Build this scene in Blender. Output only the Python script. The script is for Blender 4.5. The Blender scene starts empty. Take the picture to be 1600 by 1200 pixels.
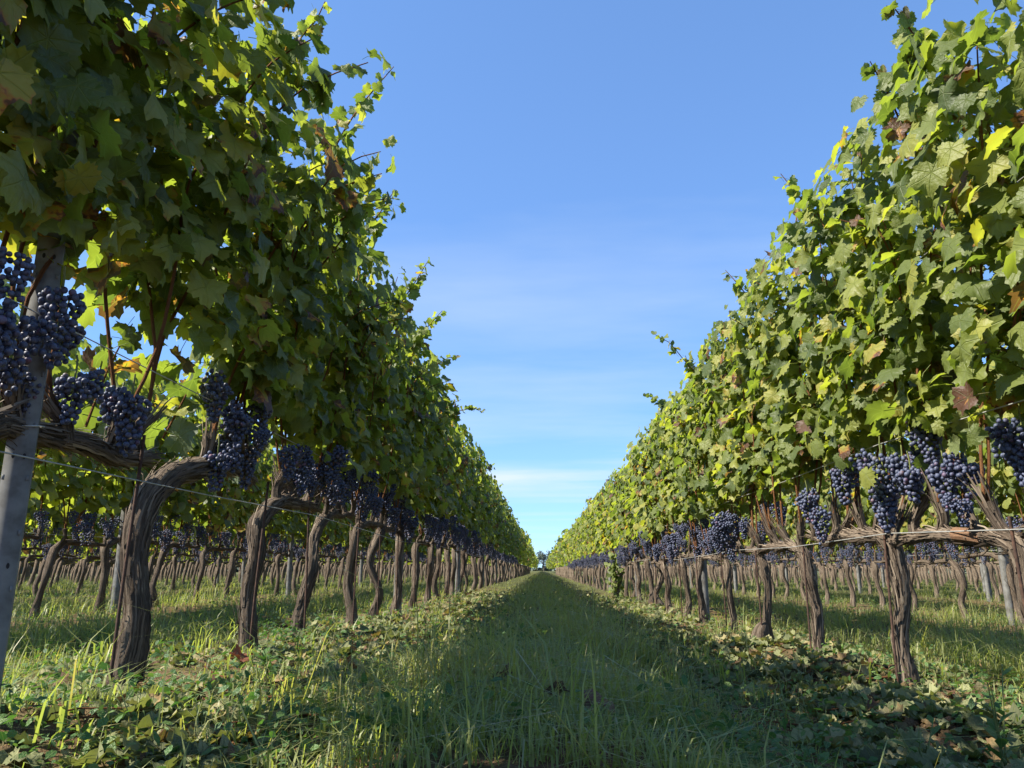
import bpy, math, random
import numpy as np
from mathutils import Matrix, Vector, noise as mnoise

sc = bpy.context.scene
COL = sc.collection
R = math.radians

# ------------------------------------------------------------------ camera
CAM_Z = 0.42
PITCH, YAW = R(13.6), R(2.15)
cam_d = bpy.data.cameras.new('camera')
cam_d.sensor_width = 36.0
cam_d.lens = 27.0
cam_d.clip_start = 0.02
cam_d.clip_end = 3000.0
cam = bpy.data.objects.new('camera', cam_d)
cam.location = (0, 0, CAM_Z)
cam.rotation_euler = (R(90) + PITCH, 0, YAW)
COL.objects.link(cam)
sc.camera = cam

# ------------------------------------------------------------------ sky and sun
SUN_EL = R(45.5)
SUN_BACK = R(14.0)            # the sun stands left of the rows and a little behind the camera
sun_vec = Vector((-math.cos(SUN_BACK) * math.cos(SUN_EL), -math.sin(SUN_BACK) * math.cos(SUN_EL), math.sin(SUN_EL)))
world = bpy.data.worlds.new('World')
sc.world = world
world.use_nodes = True
wt = world.node_tree
for n in list(wt.nodes):
    wt.nodes.remove(n)
w_out = wt.nodes.new('ShaderNodeOutputWorld')
w_bg = wt.nodes.new('ShaderNodeBackground')
w_sky = wt.nodes.new('ShaderNodeTexSky')
w_sky.sky_type = 'NISHITA'
w_sky.sun_disc = False
w_sky.sun_elevation = SUN_EL
w_sky.sun_rotation = math.atan2(sun_vec.x, sun_vec.y)
w_sky.altitude = 200
w_sky.air_density = 0.8
w_sky.dust_density = 0.0
w_sky.ozone_density = 6.0
w_bg.inputs['Strength'].default_value = 0.13
# thin wisps of cirrus, laid out on a plane high above
w_tc = wt.nodes.new('ShaderNodeTexCoord')
w_sep = wt.nodes.new('ShaderNodeSeparateXYZ')
wt.links.new(w_tc.outputs['Generated'], w_sep.inputs[0])
def wmath(op, a, b=None, clamp=False):
    n = wt.nodes.new('ShaderNodeMath'); n.operation = op; n.use_clamp = clamp
    for i, v in enumerate((a, b)):
        if v is None: continue
        if isinstance(v, (int, float)): n.inputs[i].default_value = v
        else: wt.links.new(v, n.inputs[i])
    return n.outputs[0]
zc = wmath('MAXIMUM', w_sep.outputs[2], 0.03)
w_cmb = wt.nodes.new('ShaderNodeCombineXYZ')
wt.links.new(wmath('DIVIDE', w_sep.outputs[0], zc), w_cmb.inputs[0])
wt.links.new(wmath('DIVIDE', w_sep.outputs[1], zc), w_cmb.inputs[1])
w_map = wt.nodes.new('ShaderNodeMapping')
w_map.inputs['Location'].default_value = (3.1, 1.45, 0)
w_map.inputs['Rotation'].default_value = (0, 0, R(8))
w_map.inputs['Scale'].default_value = (0.22, 0.42, 1)
wt.links.new(w_cmb.outputs[0], w_map.inputs[0])
w_noise = wt.nodes.new('ShaderNodeTexNoise')
w_noise.inputs['Scale'].default_value = 1.25
w_noise.inputs['Detail'].default_value = 6
w_noise.inputs['Roughness'].default_value = 0.55
wt.links.new(w_map.outputs[0], w_noise.inputs['Vector'])
w_ramp = wt.nodes.new('ShaderNodeValToRGB')
w_ramp.color_ramp.elements[0].position = 0.48
w_ramp.color_ramp.elements[0].color = (0, 0, 0, 1)
w_ramp.color_ramp.elements[1].position = 0.78
w_ramp.color_ramp.elements[1].color = (1, 1, 1, 1)
wt.links.new(w_noise.outputs[0], w_ramp.inputs[0])
w_low = wmath('SUBTRACT', 1.0, wmath('DIVIDE', wmath('ABSOLUTE', wmath('SUBTRACT', w_sep.outputs[2], 0.110)), 0.030), clamp=True)   # the bank lies about six degrees up
w_nb = wt.nodes.new('ShaderNodeTexNoise'); w_nb.inputs['Scale'].default_value = 1.0; w_nb.inputs['Detail'].default_value = 5
w_mb = wt.nodes.new('ShaderNodeMapping'); w_mb.inputs['Scale'].default_value = (4.0, 4.0, 34.0); w_mb.inputs['Location'].default_value = (0.35, 0.2, 0.4)
wt.links.new(w_tc.outputs['Generated'], w_mb.inputs[0]); wt.links.new(w_mb.outputs[0], w_nb.inputs['Vector'])
w_bank = wmath('MULTIPLY', w_low, wmath('MULTIPLY', wmath('SUBTRACT', w_nb.outputs[0], 0.32), 3.2, clamp=True))
w_fac = wmath('ADD', wmath('MULTIPLY', w_ramp.outputs[0], 0.38), wmath('MULTIPLY', w_bank, 1.0), clamp=True)
w_gam = wt.nodes.new('ShaderNodeGamma')         # the phone's soft tone curve on the whole sky
w_gam.inputs['Gamma'].default_value = 0.60
wt.links.new(w_sky.outputs[0], w_gam.inputs['Color'])
w_hsv = wt.nodes.new('ShaderNodeMixRGB'); w_hsv.blend_type = 'MULTIPLY'
w_hsv.inputs[0].default_value = 1.0
w_hsv.inputs[2].default_value = (0.80, 1.11, 1.52, 1)
wt.links.new(w_gam.outputs[0], w_hsv.inputs[1])
w_mix = wt.nodes.new('ShaderNodeMixRGB')
w_mix.inputs[2].default_value = (2.7, 3.05, 3.3, 1)
wt.links.new(w_fac, w_mix.inputs[0])
wt.links.new(w_hsv.outputs[0], w_mix.inputs[1])
wt.links.new(w_mix.outputs[0], w_bg.inputs['Color'])
wt.links.new(w_bg.outputs[0], w_out.inputs[0])

sun_d = bpy.data.lights.new('sun', 'SUN')
sun_d.energy = 5.0
sun_d.angle = R(0.53)
sun_d.color = (1.0, 0.93, 0.80)
sun = bpy.data.objects.new('sun', sun_d)
sun.rotation_euler = sun_vec.to_track_quat('Z', 'Y').to_euler()
sun.location = (-6, -2, 8)
COL.objects.link(sun)

sc.view_settings.view_transform = 'Standard'
sc.view_settings.look = 'None'
sc.view_settings.gamma = 1.0
sc.view_settings.exposure = 1.3
sc.render.engine = 'CYCLES'
cy = sc.cycles
cy.max_bounces = 9
cy.diffuse_bounces = 6
cy.glossy_bounces = 2
cy.transmission_bounces = 6
cy.transparent_max_bounces = 4
cy.caustics_reflective = False
cy.caustics_refractive = False
cy.use_denoising = True
cy.sample_clamp_indirect = 10.0

# ------------------------------------------------------------------ layout of the vineyard
XL, XR, PITCH_ROW = -1.09, 1.27, 2.36       # the two rows beside the alley, distance between rows
def sstep(a, b, x):
    t = np.clip((x - a) / (b - a), 0, 1)
    return t * t * (3 - 2 * t)
def gz(x, y):
    """height of the ground"""
    x = np.asarray(x, float); y = np.asarray(y, float)
    z = 0.07 - 0.09 * sstep(-1.0, 1.3, x)
    z = z + 0.085 * np.exp(-((x - 0.02) / 0.42) ** 2)
    for k in range(-5, 6):
        rx = XL + PITCH_ROW * k if k <= 0 else XR + PITCH_ROW * (k - 1)
        z = z + 0.025 * np.exp(-((x - rx) / 0.28) ** 2)
    fade = np.exp(-np.maximum(y - 10, 0) / 15.0)
    z = z + fade * (0.014 * np.sin(2.3 * x + 1.1 * y + 0.4) + 0.010 * np.sin(5.1 * x - 3.7 * y) + 0.007 * np.sin(9.3 * y + 4.1 * x + 1.0)
                    + 0.006 * np.sin(17.0 * x + 13.0 * y))
    z = z + 0.075 * np.exp(-(((x - 1.14) / 0.17) ** 2 + ((y - 3.22) / 0.20) ** 2))     # earth mounds by the vines
    z = z + 0.05 * np.exp(-(((x - 1.05) / 0.22) ** 2 + ((y - 2.15) / 0.15) ** 2))
    z = z + 0.04 * np.exp(-(((x + 1.05) / 0.18) ** 2 + ((y - 1.62) / 0.14) ** 2))
    return z
def gzf(x, y):
    return float(gz(x, y))

# ------------------------------------------------------------------ mesh helpers
def mesh_np(name, verts, faces, tint=None, uv=None, bark=None, smooth=False, mat=None):
    """faces: (F,3) or (F,4) int array, or a list of such arrays"""
    me = bpy.data.meshes.new(name)
    verts = np.asarray(verts, np.float32)
    fl = faces if isinstance(faces, list) else [faces]
    fl = [np.asarray(f, np.int32) for f in fl if len(f)]
    li = np.concatenate([f.ravel() for f in fl])
    sizes = np.concatenate([np.full(len(f), f.shape[1], np.int32) for f in fl])
    starts = np.concatenate([[0], np.cumsum(sizes)[:-1]]).astype(np.int32)
    me.vertices.add(len(verts)); me.vertices.foreach_set('co', verts.ravel())
    me.loops.add(len(li)); me.loops.foreach_set('vertex_index', li)
    me.polygons.add(len(sizes)); me.polygons.foreach_set('loop_start', starts)
    me.polygons.foreach_set('loop_total', sizes)
    if smooth:
        me.polygons.foreach_set('use_smooth', np.ones(len(sizes), bool))
    if tint is not None:
        a = me.attributes.new('tint', 'FLOAT', 'POINT'); a.data.foreach_set('value', np.asarray(tint, np.float32))
    if bark is not None:
        a = me.attributes.new('bark', 'FLOAT_VECTOR', 'POINT'); a.data.foreach_set('vector', np.asarray(bark, np.float32).ravel())
    if uv is not None:
        u = me.uv_layers.new(name='UVMap'); u.data.foreach_set('uv', np.asarray(uv, np.float32)[li].ravel())
    me.update(calc_edges=True)
    me.validate()
    if mat is not None:
        me.materials.append(mat)
    return me

def link(name, me, parent=None, loc=(0, 0, 0)):
    o = bpy.data.objects.new(name, me)
    COL.objects.link(o)
    o.location = loc
    if parent is not None:
        o.parent = parent
    return o
def tag(o, label=None, cat=None, group=None, kind=None):
    if label: o['label'] = label
    if cat: o['category'] = cat
    if group: o['group'] = group
    if kind: o['kind'] = kind
    return o

class Bag:
    """collects pieces for one mesh"""
    def __init__(self): self.v = []; self.t = []; self.q = []; self.b = []; self.n = 0
    def add(self, v, q=None, t=None, b=None):
        v = np.asarray(v, float)
        if q is not None and len(q): self.q.append(np.asarray(q) + self.n)
        if t is not None and len(t): self.t.append(np.asarray(t) + self.n)
        self.v.append(v); self.b.append(np.zeros_like(v) if b is None else b); self.n += len(v)
    def mesh(self, name, mat, smooth=True):
        fl = []
        if self.q: fl.append(np.concatenate(self.q))
        if self.t: fl.append(np.concatenate(self.t))
        return mesh_np(name, np.concatenate(self.v), fl, bark=np.concatenate(self.b), smooth=smooth, mat=mat)

def catmull(P, rad, step):
    P = [np.asarray(p, float) for p in P]
    P = [2 * P[0] - P[1]] + P + [2 * P[-1] - P[-2]]
    rad = [rad[0]] + list(rad) + [rad[-1]]
    out, ro = [], []
    for i in range(1, len(P) - 2):
        n = max(1, int(np.linalg.norm(P[i + 1] - P[i]) / step))
        for k in range(n):
            t = k / n
            out.append(0.5 * ((2 * P[i]) + (-P[i - 1] + P[i + 1]) * t + (2 * P[i - 1] - 5 * P[i] + 4 * P[i + 1] - P[i + 2]) * t * t
                              + (-P[i - 1] + 3 * P[i] - 3 * P[i + 1] + P[i + 2]) * t ** 3))
            ro.append(rad[i] + (rad[i + 1] - rad[i]) * t)
    out.append(P[-2]); ro.append(rad[-2])
    return np.array(out), np.array(ro)

def frames(P):
    T = np.gradient(P, axis=0)
    T /= np.linalg.norm(T, axis=1)[:, None] + 1e-9
    ref = np.array([0.13, 0.05, 1.0]) if abs(T[0][2]) < 0.8 else np.array([1.0, 0.1, 0.0])
    A = np.zeros_like(P); B = np.zeros_like(P)
    a = ref - T[0] * (ref @ T[0])
    for i in range(len(P)):
        a = a - T[i] * (a @ T[i]); a /= np.linalg.norm(a) + 1e-9
        A[i] = a; B[i] = np.cross(T[i], a)
    return T, A, B

def tube(bag, P, rad, ns=8, step=0.05, amp=0.0, seed=0.0, close=True, strips=0, rnd=None, knob=0.0):
    P, r = catmull(P, rad, step)
    T, A, B = frames(P)
    n = len(P)
    s = np.concatenate([[0], np.cumsum(np.linalg.norm(np.diff(P, axis=0), axis=1))])
    th = np.linspace(0, 2 * math.pi, ns, endpoint=False)
    RR = np.repeat(r[:, None], ns, 1)
    if amp > 0:
        for i in range(n):
            tw = 0.7 * s[i]
            for j in range(ns):
                a = th[j] + tw
                q = Vector((math.cos(a) * 2.4 + seed, math.sin(a) * 2.4, s[i] * 2.6 + seed * 1.7))
                q2 = Vector((math.cos(a) * 1.1 - seed, math.sin(a) * 1.1, s[i] * 9.0 + seed))
                ridge = 0.55 - abs(mnoise.noise(q * 1.9)) * 2
                RR[i, j] *= 1 + amp * (0.40 * ridge + 0.8 * mnoise.noise(q * 4.6) + 0.5 * mnoise.noise(Vector((q.x * 3, q.y * 3, q.z * 9)))) + knob * mnoise.noise(q2)
    V = P[:, None, :] + RR[:, :, None] * (np.cos(th)[None, :, None] * A[:, None, :] + np.sin(th)[None, :, None] * B[:, None, :])
    bk = np.stack([np.broadcast_to(np.cos(th) * 0.05, (n, ns)), np.broadcast_to(np.sin(th) * 0.05, (n, ns)), np.repeat(s[:, None] * 0.10 + seed, ns, 1)], -1)
    i0 = (np.arange(n - 1)[:, None] * ns + np.arange(ns)[None, :]).ravel()
    i1 = (np.arange(n - 1)[:, None] * ns + (np.arange(ns)[None, :] + 1) % ns).ravel()
    q = np.stack([i0, i1, i1 + ns, i0 + ns], 1)
    bag.add(V.reshape(-1, 3), q=q, b=bk.reshape(-1, 3))
    if close:
        for e, rev in ((0, True), (n - 1, False)):
            ring = V[e]; c = ring.mean(0)
            vv = np.vstack([ring, c[None] + (T[e] * r[e] * (0.25 if not rev else -0.25))])
            k = np.arange(ns)
            t = np.stack([k, (k + 1) % ns, np.full(ns, ns)], 1)
            if rev: t = t[:, ::-1]
            bag.add(vv, t=t, b=np.vstack([bk[e], bk[e].mean(0)[None]]))
    if strips and rnd is not None:          # loose fibres of peeling bark
        for _ in range(strips):
            i = rnd.randrange(0, n - 1)
            L = rnd.uniform(0.03, 0.15); a0 = rnd.uniform(0, 6.283); w = rnd.uniform(0.0014, 0.0050)
            m = 5; lift = rnd.uniform(0.003, 0.015) * (1 if rnd.random() < 0.75 else 2.2)
            vs = []
            for k in range(m):
                f = k / (m - 1)
                si = s[i] + L * f
                x = np.interp(si, s, np.arange(n)); i_a = min(int(x), n - 1); i_b = min(i_a + 1, n - 1); ft = x - i_a
                c = P[i_a] * (1 - ft) + P[i_b] * ft + (T[i_a] * max(0, si - s[-1]))
                rr = (RR[i_a].mean() * (1 - ft) + RR[i_b].mean() * ft) * 1.03 + lift * (f if rnd.random() < 2 else 1) ** 1.6
                aa = a0 + f * rnd.uniform(-0.12, 0.12)
                o = math.cos(aa) * A[i_a] + math.sin(aa) * B[i_a]; d = -math.sin(aa) * A[i_a] + math.cos(aa) * B[i_a]
                ww = w * (1 - 0.6 * f)
                vs += [c + o * rr - d * ww, c + o * rr + d * ww]
            k = np.arange(m - 1) * 2
            bb = np.array([[rnd.uniform(-.05, .05), rnd.uniform(-.05, .05), rnd.uniform(0, 3)]] * (2 * m))
            bag.add(vs, q=np.stack([k, k + 1, k + 3, k + 2], 1), b=bb)
    return P

# ------------------------------------------------------------------ materials
def new_mat(name):
    m = bpy.data.materials.new(name); m.use_nodes = True
    nt = m.node_tree
    for n in list(nt.nodes): nt.nodes.remove(n)
    out = nt.nodes.new('ShaderNodeOutputMaterial')
    return m, nt, out
class NT:
    def __init__(self, nt): self.nt = nt
    def n(self, typ, **kw):
        nd = self.nt.nodes.new(typ)
        for k, v in kw.items(): setattr(nd, k, v)
        return nd
    def l(self, a, b): self.nt.links.new(a, b)
    def set(self, nd, key, v):
        if isinstance(v, (int, float, tuple, list)): nd.inputs[key].default_value = v
        else: self.l(v, nd.inputs[key])
    def math(self, op, a, b=None, c=None, clamp=False):
        nd = self.n('ShaderNodeMath', operation=op, use_clamp=clamp)
        for i, v in enumerate((a, b, c)):
            if v is not None: self.set(nd, i, v)
        return nd.outputs[0]
    def noise(self, vec, scale, detail=3, rough=0.5):
        nd = self.n('ShaderNodeTexNoise')
        if vec is not None: self.l(vec, nd.inputs['Vector'])
        nd.inputs['Scale'].default_value = scale; nd.inputs['Detail'].default_value = detail; nd.inputs['Roughness'].default_value = rough
        return nd.outputs[0]
    def ramp(self, fac, stops, interp='LINEAR'):
        nd = self.n('ShaderNodeValToRGB'); cr = nd.color_ramp; cr.interpolation = interp
        while len(cr.elements) < len(stops): cr.elements.new(0.5)
        for e, (p, c) in zip(cr.elements, stops):
            e.position = p; e.color = (c[0], c[1], c[2], 1) if not isinstance(c, (int, float)) else (c, c, c, 1)
        self.l(fac, nd.inputs[0]); return nd.outputs[0]
    def mix(self, fac, a, b, mode='MIX'):
        nd = self.n('ShaderNodeMixRGB', blend_type=mode)
        self.set(nd, 0, fac)
        for i, v in ((1, a), (2, b)):
            if isinstance(v, tuple): nd.inputs[i].default_value = (*v, 1)
            else: self.l(v, nd.inputs[i])
        return nd.outputs[0]
    def attr(self, name, out='Fac'):
        return self.n('ShaderNodeAttribute', attribute_name=name).outputs[out]

LEAF_STOPS = [(0.0, (0.064, 0.092, 0.028)), (0.35, (0.124, 0.155, 0.038)), (0.68, (0.192, 0.215, 0.048)), (0.88, (0.255, 0.260, 0.054)),
              (0.968, (0.27, 0.235, 0.045)), (0.985, (0.33, 0.16, 0.04)), (0.993, (0.20, 0.075, 0.035)), (1.0, (0.10, 0.05, 0.03))]
def leaf_material(name, stops, trans=0.42, rough=0.52, use_obj=True, back=(0.17, 0.21, 0.125), backf=0.55, tmul=(2.3, 2.5, 0.9), spec=0.38):
    m, nt, out = new_mat(name); N = NT(nt)
    t = N.attr('tint')
    if use_obj:
        t = N.math('FRACT', N.math('ADD', t, N.n('ShaderNodeObjectInfo').outputs['Random']))
    uv = N.n('ShaderNodeUVMap', uv_map='UVMap').outputs[0]
    geo = N.n('ShaderNodeNewGeometry')
    blotch = N.noise(geo.outputs['Position'], 22.0, 3, 0.6)
    sep = N.n('ShaderNodeSeparateXYZ'); N.l(uv, sep.inputs[0])
    r = N.math('SQRT', N.math('ADD', N.math('MULTIPLY', sep.outputs[0], sep.outputs[0]), N.math('MULTIPLY', sep.outputs[1], sep.outputs[1])))
    th = N.math('ARCTAN2', sep.outputs[0], sep.outputs[1])
    fr = N.math('ABSOLUTE', N.math('SUBTRACT', N.math('FRACT', N.math('ADD', N.math('DIVIDE', th, 0.92), 0.5)), 0.5))
    dist = N.math('MULTIPLY', fr, r)
    vein = N.math('SUBTRACT', 1.0, N.math('DIVIDE', dist, 0.030, clamp=True), clamp=True)
    # tint drifts over the blade; the margin yellows first
    t2 = N.math('ADD', t, N.math('MULTIPLY', N.math('SUBTRACT', blotch, 0.5), 0.16))
    edge = N.math('MULTIPLY', N.math('MULTIPLY', N.math('GREATER_THAN', t, 0.70), 0.16), N.math('MULTIPLY', r, N.math('SUBTRACT', blotch, 0.15)))
    t2 = N.math('ADD', t2, edge, clamp=True)
    t2 = N.math('MINIMUM', t2, N.math('ADD', t, 0.10), clamp=True)
    col = N.ramp(t2, stops)
    col = N.mix(N.math('MULTIPLY', vein, 0.40), col, (0.20, 0.24, 0.08))
    bk = N.mix(backf, col, back)
    facecol = N.mix(geo.outputs['Backfacing'], col, bk)
    p = N.n('ShaderNodeBsdfPrincipled')
    N.l(facecol, p.inputs['Base Color']); p.inputs['Roughness'].default_value = rough
    p.inputs['Specular IOR Level'].default_value = spec
    bump = N.n('ShaderNodeBump'); bump.inputs['Strength'].default_value = 0.6; bump.inputs['Distance'].default_value = 0.006
    hgt = N.math('SUBTRACT', N.noise(uv, 5.0, 2), N.math('MULTIPLY', vein, 0.6))
    N.l(hgt, bump.inputs['Height']); N.l(bump.outputs[0], p.inputs['Normal'])
    tr = N.n('ShaderNodeBsdfTranslucent')
    tc = N.mix(1.0, col, tmul, 'MULTIPLY')
    N.l(tc, tr.inputs['Color'])
    ms = N.n('ShaderNodeMixShader'); ms.inputs[0].default_value = trans
    N.l(p.outputs[0], ms.inputs[1]); N.l(tr.outputs[0], ms.inputs[2]); N.l(ms.outputs[0], out.inputs[0])
    return m
M_LEAF = leaf_material('vine_leaf', LEAF_STOPS)
M_LITTER = leaf_material('wilted_leaf', [(0, (0.060, 0.066, 0.035)), (0.3, (0.125, 0.138, 0.065)), (0.65, (0.215, 0.222, 0.110)), (0.82, (0.27, 0.245, 0.13)),
                                         (0.93, (0.22, 0.15, 0.07)), (1.0, (0.10, 0.055, 0.035))], trans=0.15, rough=0.75, use_obj=False, backf=0.4, spec=0.15)
M_DRYRED = leaf_material('dry_red_leaf', [(0, (0.14, 0.040, 0.024)), (0.5, (0.20, 0.065, 0.036)), (1.0, (0.25, 0.11, 0.05))], trans=0.25, rough=0.7, use_obj=False, back=(0.3, .12, .06), backf=0.3, tmul=(1.5, 1.2, .8))
M_DRYBROWN = leaf_material('dry_brown_leaf', [(0, (0.07, 0.035, 0.025)), (0.5, (0.13, 0.065, 0.045)), (1.0, (0.20, 0.12, 0.07))], trans=0.12, rough=0.8, use_obj=False, back=(0.2, .14, .1), backf=0.3, tmul=(1.2, 1, .8))
M_GRASS = leaf_material('grass_blade', [(0, (0.072, 0.112, 0.040)), (0.3, (0.140, 0.180, 0.060)), (0.6, (0.220, 0.255, 0.088)), (0.85, (0.295, 0.320, 0.125)),
                                        (0.94, (0.26, 0.25, 0.09)), (1.0, (0.30, 0.25, 0.12))], trans=0.44, rough=0.45, use_obj=False, backf=0.1, tmul=(1.9, 2.0, 0.8))
M_WEED = leaf_material('weed_leaf', [(0, (0.03, 0.085, 0.025)), (0.5, (0.065, 0.14, 0.035)), (1.0, (0.14, 0.21, 0.055))], trans=0.3, rough=0.5, use_obj=False, backf=0.25, tmul=(1.7, 1.9, 0.8))

def bark_material(name, dark, mid, light, bscale=1.0):
    m, nt, out = new_mat(name); N = NT(nt)
    v = N.attr('bark', 'Vector')
    geo = N.n('ShaderNodeNewGeometry')
    fib = N.noise(v, 260.0 * bscale, 5, 0.7)
    big = N.noise(v, 42.0 * bscale, 3, 0.6)
    spot = N.noise(geo.outputs['Position'], 16.0, 4, 0.6)
    f = N.math('ADD', N.math('MULTIPLY', fib, 0.55), N.math('MULTIPLY', big, 0.45))
    col = N.ramp(f, [(0.30, dark), (0.48, mid), (0.66, light)])
    col = N.mix(N.math('MULTIPLY', N.ramp(spot, [(0.48, 0.0), (0.72, 1.0)]), 0.45), col, tuple(c * 0.55 for c in mid))
    p = N.n('ShaderNodeBsdfPrincipled'); N.l(col, p.inputs['Base Color'])
    p.inputs['Roughness'].default_value = 0.92; p.inputs['Specular IOR Level'].default_value = 0.12
    b = N.n('ShaderNodeBump'); b.inputs['Strength'].default_value = 1.0; b.inputs['Distance'].default_value = 0.02
    N.l(f, b.inputs['Height']); N.l(b.outputs[0], p.inputs['Normal'])
    N.l(p.outputs[0], out.inputs[0])
    return m
M_BARK = bark_material('vine_bark', (0.022, 0.016, 0.012), (0.105, 0.079, 0.059), (0.31, 0.255, 0.195))
M_CANE = bark_material('cane_bark', (0.13, 0.055, 0.025), (0.24, 0.105, 0.045), (0.34, 0.18, 0.085), 0.5)
M_WOODCUT = bark_material('sawn_wood', (0.14, 0.075, 0.045), (0.22, 0.125, 0.075), (0.30, 0.19, 0.12), 0.3)

def grape_material():
    m, nt, out = new_mat('grape_skin'); N = NT(nt)
    geo = N.n('ShaderNodeNewGeometry'); rnd = N.n('ShaderNodeObjectInfo').outputs['Random']
    isl = geo.outputs['Random Per Island']
    t = N.math('FRACT', N.math('ADD', N.math('MULTIPLY', rnd, 7.31), isl))
    bl = N.noise(geo.outputs['Position'], 95.0, 3, 0.6)
    base = N.ramp(t, [(0.0, (0.008, 0.008, 0.020)), (0.6, (0.014, 0.012, 0.028)), (0.93, (0.035, 0.012, 0.030)), (0.975, (0.14, 0.022, 0.030)), (1.0, (0.16, 0.14, 0.05))])
    bloom = N.math('MULTIPLY', N.ramp(bl, [(0.34, 0.14), (0.62, 1.0)]), 0.82)
    col = N.mix(bloom, base, (0.098, 0.122, 0.208))
    p = N.n('ShaderNodeBsdfPrincipled'); N.l(col, p.inputs['Base Color'])
    N.l(N.math('ADD', N.math('MULTIPLY', bloom, 0.40), 0.34), p.inputs['Roughness'])
    p.inputs['Specular IOR Level'].default_value = 0.4
    N.l(p.outputs[0], out.inputs[0]); return m
M_GRAPE = grape_material()

def simple_noise_mat(name, stops, scale, rough, metal=0.0, bumpd=0.0, detail=4, spec=0.3):
    m, nt, out = new_mat(name); N = NT(nt)
    geo = N.n('ShaderNodeNewGeometry')
    f = N.noise(geo.outputs['Position'], scale, detail, 0.6)
    p = N.n('ShaderNodeBsdfPrincipled'); N.l(N.ramp(f, stops), p.inputs['Base Color'])
    p.inputs['Roughness'].default_value = rough; p.inputs['Metallic'].default_value = metal; p.inputs['Specular IOR Level'].default_value = spec
    if bumpd:
        b = N.n('ShaderNodeBump'); b.inputs['Strength'].default_value = 0.8; b.inputs['Distance'].default_value = bumpd
        N.l(f, b.inputs['Height']); N.l(b.outputs[0], p.inputs['Normal'])
    N.l(p.outputs[0], out.inputs[0]); return m
M_STEEL = simple_noise_mat('galvanised_steel', [(0.3, (0.10, 0.095, 0.085)), (0.5, (0.165, 0.165, 0.158)), (0.72, (0.22, 0.222, 0.212))], 19, 0.65, 0.1, 0.0006)
M_RUST = simple_noise_mat('rusty_rod', [(0.3, (0.03, 0.018, 0.014)), (0.55, (0.07, 0.040, 0.029)), (0.75, (0.13, 0.065, 0.038))], 60, 0.85, 0.1, 0.001)
M_WIRE = simple_noise_mat('trellis_wire', [(0.3, (0.30, 0.30, 0.28)), (0.7, (0.50, 0.50, 0.47))], 30, 0.45, 0.4)
M_STEM = simple_noise_mat('green_stem', [(0.3, (0.10, 0.13, 0.035)), (0.7, (0.19, 0.20, 0.06))], 30, 0.6)
M_FARTREE_HAZE = simple_noise_mat('far_crown_haze', [(0.3, (0.075, 0.10, 0.075)), (0.7, (0.12, 0.145, 0.105))], 1.5, 0.8)  # distance haze put into the colour: far foliage paled and greyed

def ground_material():
    m, nt, out = new_mat('vineyard_soil'); N = NT(nt)
    geo = N.n('ShaderNodeNewGeometry'); pos = geo.outputs['Position']
    a = N.noise(pos, 3.2, 5, 0.6); b = N.noise(pos, 26, 5, 0.65); c = N.noise(pos, 150, 3, 0.6)
    soil = N.ramp(N.math('ADD', N.math('MULTIPLY', b, 0.6), N.math('MULTIPLY', c, 0.4)), [(0.32, (0.065, 0.036, 0.022)), (0.5, (0.155, 0.085, 0.052)), (0.68, (0.25, 0.155, 0.095))])
    moss = N.ramp(b, [(0.3, (0.035, 0.05, 0.016)), (0.7, (0.10, 0.12, 0.04))])
    sep = N.n('ShaderNodeSeparateXYZ'); N.l(pos, sep.inputs[0])
    far = N.math('DIVIDE', N.math('SUBTRACT', sep.outputs[1], 5.0), 12.0, clamp=True)
    g = N.ramp(a, [(0.42, 0.0), (0.60, 1.0)])
    g = N.math('MAXIMUM', N.math('MULTIPLY', g, 0.75), N.math('MULTIPLY', far, 0.85))
    col = N.mix(g, soil, moss)
    p = N.n('ShaderNodeBsdfPrincipled'); N.l(col, p.inputs['Base Color']); p.inputs['Roughness'].default_value = 0.95
    p.inputs['Specular IOR Level'].default_value = 0.1
    bp = N.n('ShaderNodeBump'); bp.inputs['Strength'].default_value = 0.9; bp.inputs['Distance'].default_value = 0.02
    N.l(N.math('ADD', b, N.math('MULTIPLY', c, 0.5)), bp.inputs['Height']); N.l(bp.outputs[0], p.inputs['Normal'])
    N.l(p.outputs[0], out.inputs[0]); return m
M_SOIL = ground_material()

# ------------------------------------------------------------------ ground
def build_ground():
    xs = np.concatenate([[-1500, -400, -120, -50, -28, -20], np.arange(-14, -3.2, 0.4), np.arange(-3.2, 3.4, 0.055), np.arange(3.4, 14.2, 0.4), [20, 28, 50, 120, 400, 1500]])
    ys = np.concatenate([[-300, -60, -20, -8, -3, -1], np.arange(-0.2, 7.0, 0.06), np.arange(7.0, 20, 0.25), np.arange(20, 60, 1.5), [70, 90, 130, 200, 350, 700, 1800]])
    X, Y = np.meshgrid(xs, ys)
    Z = gz(X, Y)
    near = (np.abs(X) < 3.4) & (Y > -0.3) & (Y < 7)
    rs = np.random.RandomState(4)
    Z = Z + near * rs.normal(0, 0.0045, Z.shape)
    V = np.stack([X, Y, Z], -1).reshape(-1, 3)
    nx = len(xs); i = (np.arange(len(ys) - 1)[:, None] * nx + np.arange(nx - 1)[None]).ravel()
    o = link('ground', mesh_np('ground', V, np.stack([i, i + 1, i + nx + 1, i + nx], 1), smooth=True, mat=M_SOIL))
    tag(o, 'reddish brown vineyard soil under the grass and the vine rows', 'ground', kind='structure')
build_ground()

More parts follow.
